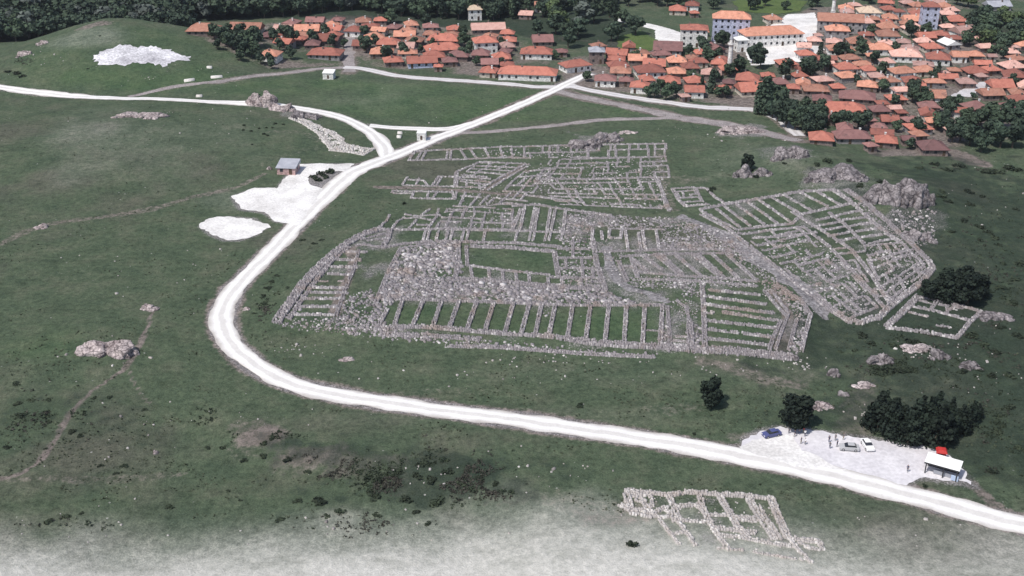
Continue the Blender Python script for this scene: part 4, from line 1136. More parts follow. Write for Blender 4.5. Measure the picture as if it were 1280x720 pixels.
tree_at('pr0', 888, 507, 38, 'single round dark tree on the grass above the middle of the road', wide=1.12)
tree_at('pr1', 995, 535, 44, 'round dark tree at the left end of the parking ground', wide=1.25)
tree_at('pr0', 934, 212, 20, 'single small dark tree behind the lumpy rock', wide=1.1)
for px, py, h in ((1097,536,54),(1112,545,60),(1128,538,50),(1142,550,66),(1120,525,44),(1158,548,60),(1150,530,48),(1172,556,62),(1186,548,56),(1105,520,38),(1170,528,44),(1200,540,44),(1214,530,36),(1188,524,36),(1135,556,50),(1222,522,26)):
    tree_at(pick(('pi0','pi1','pi1')), px, py, h*random.uniform(.68, 1.0), 'dark pine in the dense grove behind the parking ground', 'pines in the grove by the parking ground', 'pine_tree', random.uniform(.9, 1.1))
for px, py, h in ((1160,374,26),(1172,372,34),(1184,376,38),(1196,374,34),(1208,380,42),(1220,372,32),(1205,362,30),(1186,362,28),(1228,368,20)):
    tree_at(pick(('pr0','pr1','pi0')), px, py, h, 'dark tree in the clump between the walled plot and the southern quarter', 'dark trees above the walled plot', 'pine_tree', 1.2)

def wood(poly, n, pool, label, group, hr, gap, name='tree', wide=(1.0, 1.3), mass=None, mass_gap=None):
    """trees standing in a plot outlined by picture points of their feet, kept apart by gap metres; the nearest n are
    trees of their own, what stands behind them reads as one mass"""
    p = poly0(poly); a, b = p.min(0), p.max(0); cand = []
    N = int((b-a).prod()/(gap*gap)*6); Q = rng.uniform(a, b, (N, 2)); Q = Q[inside(Q[:,0], Q[:,1], p)]
    Q = Q[np.argsort(Q[:,1])]
    grid = {}
    for s_ in SPOTS: grid.setdefault((int(s_[0]//gap), int(s_[1]//gap)), []).append(s_)
    for q in Q:
        i, j = int(q[0]//gap), int(q[1]//gap)
        if any((q[0]-s_[0])**2+(q[1]-s_[1])**2 < gap*gap for di in (-1,0,1) for dj in (-1,0,1) for s_ in grid.get((i+di, j+dj), ())): continue
        grid.setdefault((i, j), []).append(tuple(q)); cand.append(q)
    if mass is None: random.shuffle(cand)
    for q in cand[:n]: tree(pick(pool), q, random.uniform(*hr), label, group, name, random.uniform(*wide))
    if mass:
        Vs, Ms = [], []
        for q in cand[n:]:
            r = random.Random(int(q[0]*100)); hh = r.uniform(*hr); s = hh/9.0; wd = r.uniform(*wide)
            lobes, rad = [], []
            for k in range(8):
                aa = r.uniform(0, 6.28); z = r.uniform(.35, .86)*9; o = 2.5*r.uniform(.2, 1)
                lobes.append((o*math.cos(aa), o*math.sin(aa), z)); rad.append(r.uniform(1.3, 2.1))
            V, F = leaf_cloud(lobes, rad, [34]*8, .72, int(q[1]*100), .85, .5)
            Vs.append(V*np.array([s*wd, s*wd, s])+np.array([q[0], q[1], float(H(q[0], q[1]))])); Ms += [r.choice((0, 0, 1, 1, 2))]*len(F)
        V = np.concatenate(Vs)
        o = link('wood', mesh_np('wood', V, np.arange(len(V)).reshape(-1, 4), None, mats=[M['leaf_d'], M['leaf_m'], M['leaf_s']], mat_idx=Ms))
        setp(o, mass, 'wood', kind='stuff')
BROAD = ['rd0','rd1','rd2','rd3','rm0','rm1','rm2','rm3','rd0','rd2','rs0']
for px, py, h in ((588,22,34),(600,20,30),(640,24,30),(660,18,34),(702,20,32),(722,22,34),(745,20,36),(754,16,34),(762,22,36),(768,18,30),(552,24,28),(520,20,28),(770,30,32),(735,14,30)):
    tree_at(pick(('po0','po1','pd0','pd1')), px, py, h, 'tall slim poplar rising out of the wood', 'tall poplars in the wood', 'poplar_tree', 1.15)
wood([(-50,60),(0,53),(60,49),(110,46),(170,46),(232,46),(238,24),(325,22),(330,-24),(-90,-24)], 56, BROAD, 'leafy tree at the near edge of the dark wood behind the hill', 'trees at the edge of the wood behind the hill', (9, 12.5), 5.6, wide=(1.15, 1.45), mass='dense dark wood filling the ground behind the hill')
# ------------------------------------------------------------------ village houses
def unit_window():
    mb = MB(); mb.box(-.5, .5, -.03, .03, -.5, .5)
    return mb.mesh('window', M['glass'])
WIN = unit_window()
def unit_door():
    mb = MB(); mb.box(-.5, .5, -.03, .03, 0, 1)
    return mb.mesh('door', M['wood'])
DOOR = unit_door()
def wall_mesh(w, d, h, mat):
    mb = MB(); x, y = w/2, d/2
    mb.box(-x, x, -y, y, -1.2, h)
    mb.box(-x-.06, x+.06, -y-.06, y+.06, -1.2, .35)                 # plinth
    return mb.mesh('wall', mat)
def roof_mesh(w, d, h, rh, kind, mat, ov=.55, seed=0):
    mb = MB(); x, y = w/2+ov, d/2+ov; z0 = h-.12; z1 = h+.06
    r = random.Random(seed); sag = lambda: r.uniform(-.08, .08)
    if kind == 'flat':
        mb.box(-x, x, -y, y, h, h+.3)
        mb.box(-x+.4, x-.4, -y+.4, y-.4, h+.3, h+.36)
        return mb.mesh('roof', mat)
    if kind == 'shed':
        mb.add([(-x,-y,z0),(x,-y,z0),(x,y,z0),(-x,y,z0),(-x,-y,z1),(x,-y,z1),(x,y,z1+rh),(-x,y,z1+rh)], [(0,3,2,1),(4,5,6,7),(0,1,5,4),(1,2,6,5),(2,3,7,6),(3,0,4,7)])
        return mb.mesh('roof', mat)
    along_x = w >= d
    L = max(x, y) - (min(x, y)*.92 if kind == 'hip' else 0)
    L = max(L, .15)
    ra, rb = ((-L,0,z1+rh+sag()), (L,0,z1+rh+sag())) if along_x else ((0,-L,z1+rh+sag()), (0,L,z1+rh+sag()))
    e = [(-x,-y,z0),(x,-y,z0),(x,y,z0),(-x,y,z0),(-x,-y,z1+sag()*.5),(x,-y,z1+sag()*.5),(x,y,z1+sag()*.5),(-x,y,z1+sag()*.5), ra, rb]
    f = [(0,3,2,1),(0,1,5,4),(1,2,6,5),(2,3,7,6),(3,0,4,7)]
    if along_x: f += [(4,5,9,8),(6,7,8,9),(5,6,9),(7,4,8)]
    else: f += [(5,6,9,8),(7,4,8,9),(4,5,8),(6,7,9)]
    mb.add(e, f)
    # ridge caps
    mb.tube([ra, rb], [.13, .13], 5)
    if kind == 'hip':
        for c, q in ((e[4], ra), (e[7], ra if along_x else rb), (e[5], rb if along_x else ra), (e[6], rb)): mb.tube([c, q], [.1, .1], 4)
    return mb.mesh('roof', mat)

HOUSES = []
def house(cx, cy, wpx, tone='o', wall='c', floors=1, kind='hip', rot=None, depth=None, rise=None, label=None, zone=None, name='house', ov=.55, win=True):
    """cx, cy: picture point of the middle of its roof; wpx: width of its roof in picture pixels"""
    s = mpp(cx, cy); w = max(3.2, wpx*s-2*ov); h = 2.75*floors if (floors > 1 or wall == 'w') else 2.35
    d = depth or min(w*1.0, random.uniform(7.6, 9.6)); d = max(3.0, d)
    rh = rise if rise is not None else min(w, d)*.5*random.uniform(.46, .6)
    rz = R(rot) if rot is not None else R(random.uniform(-14, 14))
    p = P(cx, cy, h+rh*.55)
    HOUSES.append(dict(x=p.x, y=p.y, w=w, d=d, h=h, rh=rh, rz=rz, tone=tone, wall=wall, floors=floors, kind=kind, label=label, zone=zone, name=name, ov=ov, cx=cx, win=win))

TONES = {'o': 'orange', 'r': 'red', 'p': 'pink', 'b': 'brown', 'g': 'grey', 'w': 'white', 'c': 'cream'}
def zone(phrase, rows, **kw):
    for r in rows: house(*r[:5], **(r[5] if len(r) > 5 else {}), zone=phrase, **kw)

# notable buildings
house(660,86,72,'r','w',1,'hip',-7, 8.5, label='long low white building with red roof where the road enters the village')
house(719,77,36,'r','w',1,'hip',24, 7.5, label='red-roofed white house at the crossroads, set askew to the road')
house(671,61,40,'r','w',1,'hip',-4, 8, label='red-roofed house with white lower wall behind the long white building')
house(868,32,33,'r','w',3,'hip',-6, 9, 1.6, label='tall white three-storey house with red roof left of the blue-grey block')
house(915,17,44,'o','b',4,'hip',-8, 13, 2.8, label='tall blue-grey block with orange hipped roof behind the thin white minaret')
house(964,36,74,'o','w',2,'hip',10, 16, 2.8, label='mosque-like hall with broad orange roof and white walls in the bright yard')
house(1051,20,54,'o','s',2,'hip',-12, 13, 2.6, label='big grey stone building with broad orange roof beside the upper minaret')
house(1047,33,29,'o','s',2,'hip',-8, 8, label='two-storey orange-roofed house just in front of the big stone building')
house(1164,4,20,'r','b',4,'hip',-4, 8, label='tall pale blue house with red roof at the top edge of the village')
house(757,95,27,'b','w',1,'hip',-5, 7, label='brown-roofed house with bright white front facing the road junction')
house(868,109,25,'r','w',1,'hip',-4, 7, label='small red-roofed house with white front near the dirt road bend')
house(800,103,24,'r','w',1,'hip',-10, 7, label='red-roofed house with white gable right of the brown-roofed white house')
house(746,60,20,'g','m',2,'hip',0, 7, label='tall brown house with bluish grey roof behind the crossroads')
house(835,57,36,'b','s',1,'shed',-8, 9, 2.0, label='dark half-fallen barn on the edge of the bright green meadow')
house(1052,131,60,'r','s',1,'hip',-8, 11, label='largest red roof in the lower village, long and low above dark trees')
house(1187,51,20,'w','s',1,'gable',14, 8, label='white sheet-metal roof in the middle of the upper village')
house(1086,10,27,'c','w',1,'hip',-4, 10, label='cream-roofed house near the top edge of the village')
house(1205,35,27,'p','w',1,'gable',20, 9, label='pale pink gabled house beside the dark trees at upper right')
house(1165,115,32,'o','w',1,'hip',-6, 8, label='bright orange roof with pale blue wall left of the village square')
house(360,204,25,'g','k',1,'shed',-6, 6, 1.1, label='small stone hut with grey roof beside the white gravel yard', name='hut', ov=.35)
house(527,164,9,'w','w',1,'flat',-3, 2.6, label='small white kiosk on the grass between the roads', name='kiosk', ov=.1, win=False)
house(411,89,14,'w','w',1,'shed',-6, 4, .6, label='white flat-roofed shed on the grass edge below the left village', name='shed', ov=.2, win=False)

zone('left of the lane along the wood', [(255,32,38,'o','m'),(308,31,40,'o','c'),(338,64,25,'o','w'),(357,33,24,'p','m'),(339,41,22,'b','m'),(384,33,34,'o','m'),(413,33,26,'r','w'),(402,45,36,'r','m'),(376,46,20,'r','m'),(407,62,42,'r','s')])
zone('just right of the lane by the left wood', [(443,34,22,'r','w'),(454,23,20,'o','c'),(452,52,22,'r','m'),(470,44,26,'o','m'),(487,50,32,'r','m'),(480,60,30,'o','m'),(491,72,24,'r','m'),(507,41,28,'o','m'),(522,46,26,'o','m'),(502,54,24,'p','w')])
zone('beside the road in the left village', [(528,72,38,'r','b'),(548,81,12,'r','m'),(550,45,44,'r','m'),(553,56,44,'r','m'),(544,66,28,'r','m'),(572,65,28,'b','m'),(553,8,14,'o','c'),(610,31,42,'p','m'),(593,8,18,'c','w',dict(floors=2))])
zone('left of the long white building', [(606,48,30,'r','w',dict(floors=2)),(633,54,20,'p','m'),(602,63,24,'b','m'),(625,67,24,'r','m'),(612,75,22,'b','m'),(611,85,22,'r','c'),(634,78,18,'r','m')])
zone('among trees behind the crossroads', [(678,46,26,'b','m'),(678,4,20,'o','w'),(658,15,18,'p','m'),(702,62,16,'b','m')])
zone('in the tight cluster above the road junction', [(774,66,32,'r','m'),(797,70,28,'o','m'),(818,73,34,'r','m'),(843,74,28,'o','m'),(776,85,26,'o','c'),(812,83,36,'r','w'),(846,86,24,'o','m'),(862,79,24,'r','m'),(838,97,28,'r','m'),(867,97,24,'r','m'),(890,85,28,'p','m'),(906,84,22,'r','m'),(786,100,20,'b','m'),(856,118,12,'p','m')])
zone('near the white house and blue-grey block', [(865,3,18,'r','w'),(848,8,22,'r','c'),(895,40,18,'o','m'),(868,14,12,'r','m'),(928,46,16,'w','w',dict(floors=2)),(966,20,20,'o','c')])
zone('below the minaret at the dark conifers', [(936,93,30,'r','m'),(937,106,30,'r','c'),(912,100,16,'b','m'),(958,92,18,'r','m')])
zone('between the big hall and the stone building', [(1017,47,18,'p','m'),(1005,55,18,'p','w'),(1007,64,22,'r','w'),(983,75,24,'r','m'),(1037,78,14,'p','m'),(1028,42,12,'p','w')])
zone('right of the upper minaret', [(1062,8,20,'o','c'),(1112,9,18,'r','c'),(1092,21,16,'o','m'),(1115,19,20,'o','c'),(1080,27,20,'p','w'),(1107,29,26,'o','m'),(1110,39,28,'o','w'),(1072,47,28,'o','c'),(1043,49,20,'p','c'),(1051,57,32,'o','w')])
zone('in the middle of the upper village', [(1100,56,30,'o','w'),(1060,80,28,'r','w'),(1083,83,20,'r','w'),(1112,51,20,'p','c'),(1109,74,18,'p','w'),(1127,50,18,'p','c'),(1090,67,14,'o','m'),(1096,92,20,'p','c')])
zone('in the top right of the village', [(1147,4,18,'o','m'),(1147,14,20,'r','w'),(1124,12,14,'r','w'),(1148,23,26,'o','c'),(1139,31,26,'p','c'),(1165,24,16,'r','m'),(1185,14,18,'p','m'),(1195,21,28,'r','k'),(1247,3,30,'g','s'),(1275,19,10,'p','c')])
zone('around the white metal roof', [(1158,42,22,'r','m'),(1176,40,20,'r','m'),(1165,55,24,'r','c'),(1134,64,38,'p','w'),(1173,67,30,'r','w'),(1200,66,20,'o','w'),(1221,66,22,'o','m'),(1230,56,16,'p','m'),(1236,68,10,'p','c')])
zone('at the right edge of the upper village', [(1271,70,20,'o','m'),(1266,78,28,'p','m'),(1269,57,12,'p','c'),(1218,85,26,'r','m'),(1241,84,20,'r','m'),(1267,89,28,'r','m'),(1251,102,28,'r','m'),(1262,97,16,'b','m')])
zone('in the row above the village square', [(1130,85,32,'o','w'),(1160,85,26,'o','c'),(1193,86,16,'o','m'),(1178,88,14,'p','m'),(1115,97,22,'o','w'),(1138,97,24,'r','w'),(1208,99,22,'p','m'),(1226,92,14,'p','m')])
zone('at the lower left of the village trees', [(971,111,16,'r','c'),(976,100,24,'b','m'),(995,106,18,'r','m'),(1017,107,34,'o','m'),(1045,106,18,'r','m'),(1028,120,24,'b','m'),(1072,116,44,'b','m'),(955,103,14,'r','m')])
zone('right of the village square', [(1243,114,30,'o','m'),(1271,119,28,'r','m'),(1222,130,28,'b','m'),(1242,137,22,'b','m'),(1262,130,22,'b','m')])
zone('right of the largest red roof', [(1089,133,26,'b','m'),(1104,127,16,'r','m'),(1117,132,16,'p','m'),(1112,146,22,'r','m'),(1098,155,20,'b','m'),(1125,110,18,'p','w'),(1127,138,14,'r','m')])
zone('among gardens below the village square', [(1201,136,17,'r','w'),(1168,148,20,'o','m'),(1190,159,17,'p','m'),(1218,147,14,'o','m'),(1148,165,20,'o','m')])
zone('on the lowest edge of the village', [(1027,167,30,'r','m'),(1070,166,46,'b','s'),(1106,171,30,'r','m'),(1132,171,18,'b','m'),(1166,178,34,'b','m'),(1090,178,16,'b','m')])

def corners(h, g=.0):
    c, s = math.cos(h['rz']), math.sin(h['rz']); a, b = h['w']/2+h['ov']+g, h['d']/2+h['ov']+g
    return [(h['x']+c*x-s*y, h['y']+s*x+c*y) for x, y in ((-a,-b),(a,-b),(a,b),(-a,b))]
def overlap(A, B):
    for Q in (A, B):
        for i in range(4):
            ex, ey = Q[(i+1)%4][0]-Q[i][0], Q[(i+1)%4][1]-Q[i][1]; nx, ny = -ey, ex
            pa = [nx*x+ny*y for x, y in A]; pb = [nx*x+ny*y for x, y in B]
            if max(pa) < min(pb) or max(pb) < min(pa): return False
    return True
for it in range(40):
    moved = 0
    for i, a in enumerate(HOUSES):
        for b in HOUSES[:i]:
            if abs(a['x']-b['x']) > 40 or abs(a['y']-b['y']) > 40: continue
            if overlap(corners(a, .1), corners(b, .1)):
                moved += 1
                dx, dy = a['x']-b['x'], a['y']-b['y']; L = math.hypot(dx, dy)+1e-6
                for q, sg in ((a, 1), (b, -1)):
                    if q['label'] is None:
                        q['x'] += sg*dx/L*.4; q['y'] += sg*dy/L*.7
                        q['w'] = max(3.2, q['w']*.985); q['d'] = max(3.0, q['d']*.975)
                    else: q['d'] = max(5.0, q['d']*.99)
    if not moved: break

# small tiled outbuildings wedged into the gaps
ROADS = [catmull(PL(np.array(r_)[:, :2]), 4) for r_ in (VILLAGE_ROAD, EAST_ROAD, LANE_N, MAIN_ROAD[:6], WHITE_LANE, DIRT_A, EDGE_LANE)]
YARDS = [PL(q) for q in ([(1185,121),(1215,108),(1232,97),(1240,110),(1231,124)], [(955,30),(985,14),(1018,12),(1030,30),(1022,48),(1034,62),(1000,80),(965,84),(935,86),(925,62)], [(815,34),(850,36),(866,54),(838,60),(815,52)])]
def fill(poly, n, label, group, tones):
    p = PL(poly); a, b = p.min(0), p.max(0); k = 0
    for t_ in range(n*40):
        if k >= n: break
        q = rng.uniform(a, b)
        if not inside(q[:1], q[1:], p)[0]: continue
        if any(abs(q[0]-o['x']) < o['w']*.45+2 and abs(q[1]-o['y']) < o['d']*.45+2 for o in HOUSES): continue
        if min(float(seg_dist(q[:1], q[1:], r_)[0]) for r_ in ROADS) < 6.5: continue
        if any(sdf(q[:1], q[1:], y_)[0] > -4 for y_ in YARDS): continue
        w = random.uniform(5, 9); h = dict(x=q[0], y=q[1], w=w, d=random.uniform(4.5, 7.5), h=2.3, rh=random.uniform(1.2, 1.9), rz=R(random.uniform(-20, 20)), tone=pick(tones), wall=pick('mmcs'), floors=1, kind='hip', label=label, zone=None, name='outbuilding', ov=.45, cx=0, win=True, group=group)
        if any(abs(h['x']-o['x']) < 30 and abs(h['y']-o['y']) < 30 and overlap(corners(h, .15), corners(o, .15)) for o in HOUSES): continue
        HOUSES.append(h); k += 1
fill([(335,62),(350,30),(460,28),(560,38),(640,45),(640,90),(600,90),(500,82),(440,74)], 26, 'small tiled outbuilding wedged between houses of the left village', 'outbuildings of the left village', 'rrbo')
fill([(745,62),(900,66),(920,100),(905,120),(780,108)], 18, 'small tiled outbuilding wedged between houses above the road junction', 'outbuildings above the road junction', 'rbro')
fill([(1000,50),(1040,40),(1060,8),(1170,6),(1205,25),(1240,60),(1285,60),(1285,130),(1180,105),(1150,120),(1040,112),(985,112)], 60, 'small tiled outbuilding wedged between houses of the right village', 'outbuildings of the right village', 'oprp')
fill([(985,140),(1040,138),(1130,125),(1190,150),(1170,182),(1090,180)], 14, 'small tiled outbuilding near the lowest edge of the village', 'outbuildings on the lowest edge', 'bbr')

ORD = ['leftmost','second from left','third from left','fourth from left','fifth from left','sixth from left','seventh from left','eighth from left','ninth from left','tenth from left','eleventh from left','twelfth from left','thirteenth from left','fourteenth from left','fifteenth from left']
WALLN = {'w': 'white', 'c': 'cream', 's': 'stone', 'm': 'mud-brown', 'b': 'bluish', 'k': 'pinkish'}
byz = {}
for h in HOUSES:
    if h['label'] is None: byz.setdefault(h['zone'], []).append(h)
for z, hs in byz.items():
    for i, h in enumerate(sorted(hs, key=lambda q: q['cx'])):
        h['label'] = '%s-roofed house, %s of those %s' % (TONES[h['tone']], ORD[i], z)

def build_house(h, idx):
    z = float(H(h['x'], h['y']))
    o = empty(h['name'], (h['x'], h['y'], z), h['rz'])
    setp(o, h['label'], {'house': 'house'}.get(h['name'], h['name']), h.get('group') or ('village houses' if h['name'] == 'house' else None))
    w, d, hh = h['w'], h['d'], h['h']
    link('wall', wall_mesh(w, d, hh, M['wall_'+h['wall']]), o)
    kind = h['kind'] if (h['kind'] != 'hip' or random.random() > .22) else 'gable'
    rf = link('roof', roof_mesh(w, d, hh, h['rh'], kind, M['roof_'+h['tone']], h['ov'], idx), o)
    if kind == 'gable':                               # gable ends
        mb = MB()
        if w >= d:
            for sx in (-1, 1): x = sx*(w/2-.1); mb.add([(x,-d/2,hh-.02),(x,d/2,hh-.02),(x,0,hh+h['rh']*.9)], [(0,1,2)])
        else:
            for sy in (-1, 1): y = sy*(d/2-.1); mb.add([(-w/2,y,hh-.02),(w/2,y,hh-.02),(0,y,hh+h['rh']*.9)], [(0,1,2)])
        link('gable', mb.mesh('gable', M['wall_'+h['wall']]), o)
    if kind in ('hip', 'gable') and w > 5:
        mb = MB(); mb.box(-.28, .28, -.28, .28, -.5, 1.0); mb.box(-.36, .36, -.36, .36, 1.0, 1.14)
        cxx = random.uniform(-.25, .25)*w if w >= d else random.uniform(-.2,.2)*w
        link('chimney', mb.mesh('chimney', M['wall_m' if random.random() < .6 else 'wall_w']), rf, (cxx, random.uniform(-.18,.18)*d, hh+h['rh']*.75))
    if not h['win']:
        link('door', DOOR, o, (0, -d/2-.02, .02), 0, (.8, 1, 1.9)); return
    nf = max(1, int(w/2.7)); big = h['floors'] > 1
    dpos = random.randrange(nf)
    for f in range(h['floors']):
        for k in range(nf):
            x = -w/2+w*(k+.5)/nf
            if f == 0 and k == dpos: link('door', DOOR, o, (x, -d/2-.075, .1), 0, (1.0, 1, 2.0)); continue
            if not big and random.random() < .12: continue
            link('window', WIN, o, (x, -d/2-.02, f*2.75+1.55), 0, (1.0, 1, 1.15))
        for sx in (-1, 1):
            ns = max(1, int(d/3.4))
            for k in range(ns):
                if not big and random.random() < .25: continue
                link('window', WIN, o, (sx*(w/2+.02), -d/2+d*(k+.5)/ns, f*2.75+1.55), math.pi/2, (.95, 1, 1.1))
for i, h in enumerate(HOUSES): build_house(h, i)

# ------------------------------------------------------------------ minarets
def minaret(px, py, hpx, label):
    p = P(px, py); hh = hpx*mpp(px, py)/math.cos(R(18))
    o = empty('minaret', p); setp(o, label, 'minaret')
    mb = MB(); mb.box(-.95, .95, -.95, .95, -.8, hh*.18); link('base', mb.mesh('base', M['wall_w']), o)
    mb = MB(); mb.tube([(0,0,hh*.18),(0,0,hh*.22),(0,0,hh*.68)], [1.15,.98,.9], 14); link('shaft', mb.mesh('shaft', M['wall_w'], smooth=False), o)
    mb = MB(); mb.tube([(0,0,hh*.66),(0,0,hh*.70),(0,0,hh*.715)], [.9,1.45,1.5], 14)
    b = link('balcony', mb.mesh('balcony', M['wall_w']), o)
    mb = MB()
    for k in range(12):
        a = k*math.pi/6; mb.box(1.4*math.cos(a)-.05, 1.4*math.cos(a)+.05, 1.4*math.sin(a)-.05, 1.4*math.sin(a)+.05, hh*.715, hh*.715+.8)
    link('railing', mb.mesh('railing', M['wall_w']), b)
    mb = MB(); mb.tube([(0,0,hh*.715),(0,0,hh*.83)], [.72,.7], 12); link('lantern', mb.mesh('lantern', M['wall_w']), o)
    mb = MB(); mb.tube([(0,0,hh*.83),(0,0,hh*.84),(0,0,hh*.985),(0,0,hh)], [.9,.84,.1,.03], 12); link('cap', mb.mesh('cap', M['roof_g']), o)
minaret(911, 92, 50, 'slender white minaret in front of the blue-grey block')
minaret(1041, 18, 26, 'white minaret rising behind the big grey stone building')

# ------------------------------------------------------------------ trees of the village
def clear(x, y, m):
    for h in HOUSES:
        dx, dy = x-h['x'], y-h['y']
        if abs(dx) > 20 or abs(dy) > 20: continue
        c, s = math.cos(-h['rz']), math.sin(-h['rz'])
        if abs(c*dx-s*dy) < h['w']/2+m and abs(s*dx+c*dy) < h['d']/2+m: return False
    return True
def vtree(key, px, py, hpx, label, group, name='tree', wide=1.1):
    p = P(px, py)
    for k in range(40):
        if clear(p.x, p.y, 1.6): break
        p = Vector((p.x+random.uniform(-1.6,1.6), p.y+random.uniform(-2,2), 0))
    tree(key, (p.x, p.y), hpx*mpp(px, py)*1.06, label, group, name, wide)
for px, py, h, k in ((948,142,40,'cy0'),(957,143,48,'cy1'),(954,135,40,'cy0'),(889,116,30,'cy1'),(877,112,18,'cy0'),(918,90,22,'cy1'),(1183,102,22,'cy0'),(1168,104,16,'cy1'),(1024,78,24,'cy0')):
    vtree(k, px, py, h, 'slim dark conifer standing among the village houses', 'dark conifers in the village', 'conifer_tree', 1.2)
V1 = ('dark round tree in the gardens of the left village', 'garden trees of the left village')
for px, py, h in ((362,62,26),(350,50,20),(384,58,20),(412,56,16),(364,74,16),(345,56,18),(458,66,22),(472,70,20),(435,45,16),(517,60,14),(515,66,18),(580,58,18),(592,74,16),(640,64,14),(596,82,12),(559,78,12),(320,58,24),(300,52,22),(285,58,18),(333,76,14),(305,70,20),(268,50,20),(278,54,22),(290,62,22),(298,66,20),(315,72,20),(326,80,16),(310,60,22),(285,48,18),(272,62,14),(300,76,14),(318,50,18),(340,86,12),(625,84,12),(470,32,18),(530,38,16)):
    vtree(pick(('rd0','rd1','rd2','rm0','rm3')), px, py, h, *V1)
V2 = ('round tree in the gardens by the road junction', 'garden trees by the road junction')
for px, py, h in ((710,60,24),(695,75,12),(735,102,14),(788,78,14),(818,122,18),(832,125,20),(845,122,18),(824,112,14),(852,104,14),(880,106,16),(896,100,16),(876,72,22),(885,78,20),(898,78,16),(905,60,22),(912,92,18),(896,58,16),(940,80,20),(950,86,24),(945,72,18),(925,90,20),(860,70,14),(812,122,16),(905,118,16),(898,122,14)):
    vtree(pick(('rd0','rd1','rd3','rm1','rm2')), px, py, h, *V2)
for px, py, h in ((470,58,14),(540,60,12),(520,80,10),(590,62,14),(615,58,12),(455,44,14),(580,45,14),(500,66,10),(560,68,10),(350,64,16),(320,66,16),(395,72,12),(430,60,12)):
    vtree(pick(('rd0','rm1','rm2')), px, py, h, *V1)
V3 = ('dark bushy tree among the houses of the right village', 'garden trees of the right village')
for px, py, h in ((1030,90,22),(1015,100,26),(1000,98,26),(985,100,24),(1045,74,20),(1056,76,18),(1065,74,16),(1078,70,18),(1092,80,18),(1084,112,16),(1076,110,14),(1090,110,16),(1102,96,20),(1075,62,16),(1138,48,20),(1144,44,16),(1180,34,14),(1205,58,18),(1198,52,14),(1150,66,12),(1145,112,20),(1172,100,12),(1140,128,22),(1150,132,24),(1160,136,20),(1130,130,16),(1178,140,22),(1186,145,20),(1168,160,22),(1180,165,24),(1205,150,18),(1210,165,26),(1225,160,30),(1240,165,34),(1252,160,28),(1265,165,32),(1235,180,30),(1250,185,30),(1265,185,32),(1275,175,32),(1278,150,26),(1200,176,28),(1212,182,26),(1190,178,24),(1226,190,26),(1155,172,18),(1130,160,18),(1120,165,16),(1140,178,14),(1272,140,20),(1255,145,18),(1240,72,16),(1260,108,16),(1275,100,16),(1258,72,14),(1196,132,14),(1060,44,10),(1088,46,16),(1200,110,10),(1216,125,10)):
    vtree(pick(('rd0','rd1','rd2','rd3','rm0','rm1')), px, py, h, *V3)
for h in HOUSES: SPOTS.append((h['x'], h['y'])); SPOTS.append((h['x']+h['w']*.3, h['y'])); SPOTS.append((h['x']-h['w']*.3, h['y']))
wood([(320,22),(380,20),(455,14),(520,24),(640,24),(655,-22),(325,-24)], 40, BROAD+['rm1'], 'leafy tree at the near edge of the wood behind the left village', 'trees at the edge of the wood behind the left village', (8, 12), 5.4, wide=(1.1, 1.4), mass='dense wood beyond the left part of the village')
wood([(640,30),(690,50),(740,54),(792,60),(800,46),(770,26),(775,-16),(655,-20)], 50, BROAD+['rm2','rl0','rs1'], 'leafy tree in the grove between the village halves', 'trees between the village halves', (7.5, 11), 5.2, wide=(1.1, 1.4))
wood([(962,118),(975,128),(1010,140),(1050,152),(1088,152),(1085,164),(1050,166),(1005,172),(975,158),(958,140)], 26, ['rd0','rd1','rd2','rd3','rm1'], 'dark tree in the belt of trees below the largest red roof', 'trees below the largest red roof', (6, 8.5), 4.4)
wood([(1215,28),(1240,22),(1285,32),(1285,62),(1250,68),(1220,62),(1212,45)], 24, ['rd0','rd1','rm0','rm1','rl0'], 'leafy tree in the dense stand right of the upper village', 'trees right of the upper village', (7, 10), 5.0, wide=(1.2, 1.5))
wood([(1190,10),(1225,12),(1285,12),(1285,-14),(1190,-14)], 10, ['rd0','rd1','rm0','rl0','rs0'], 'leafy tree beyond the top right houses', 'trees beyond the top right houses', (7, 10), 6.0, wide=(1.2, 1.5))
wood([(785,10),(840,14),(895,16),(905,-8),(790,-10)], 22, ['rd0','rm1','rm0','rl1','rd3'], 'leafy tree beyond the white lane at the top of the picture', 'trees beyond the white lane', (6, 9), 5.0)
wood([(930,24),(950,18),(960,8),(1000,18),(1030,10),(1100,4),(1130,-8),(1010,-8),(990,4),(920,4)], 16, ['rd0','rm1','rm0','rl1','rd3'], 'leafy tree behind the mosque-like hall at the top of the picture', 'trees behind the hall', (5, 8), 5.5)
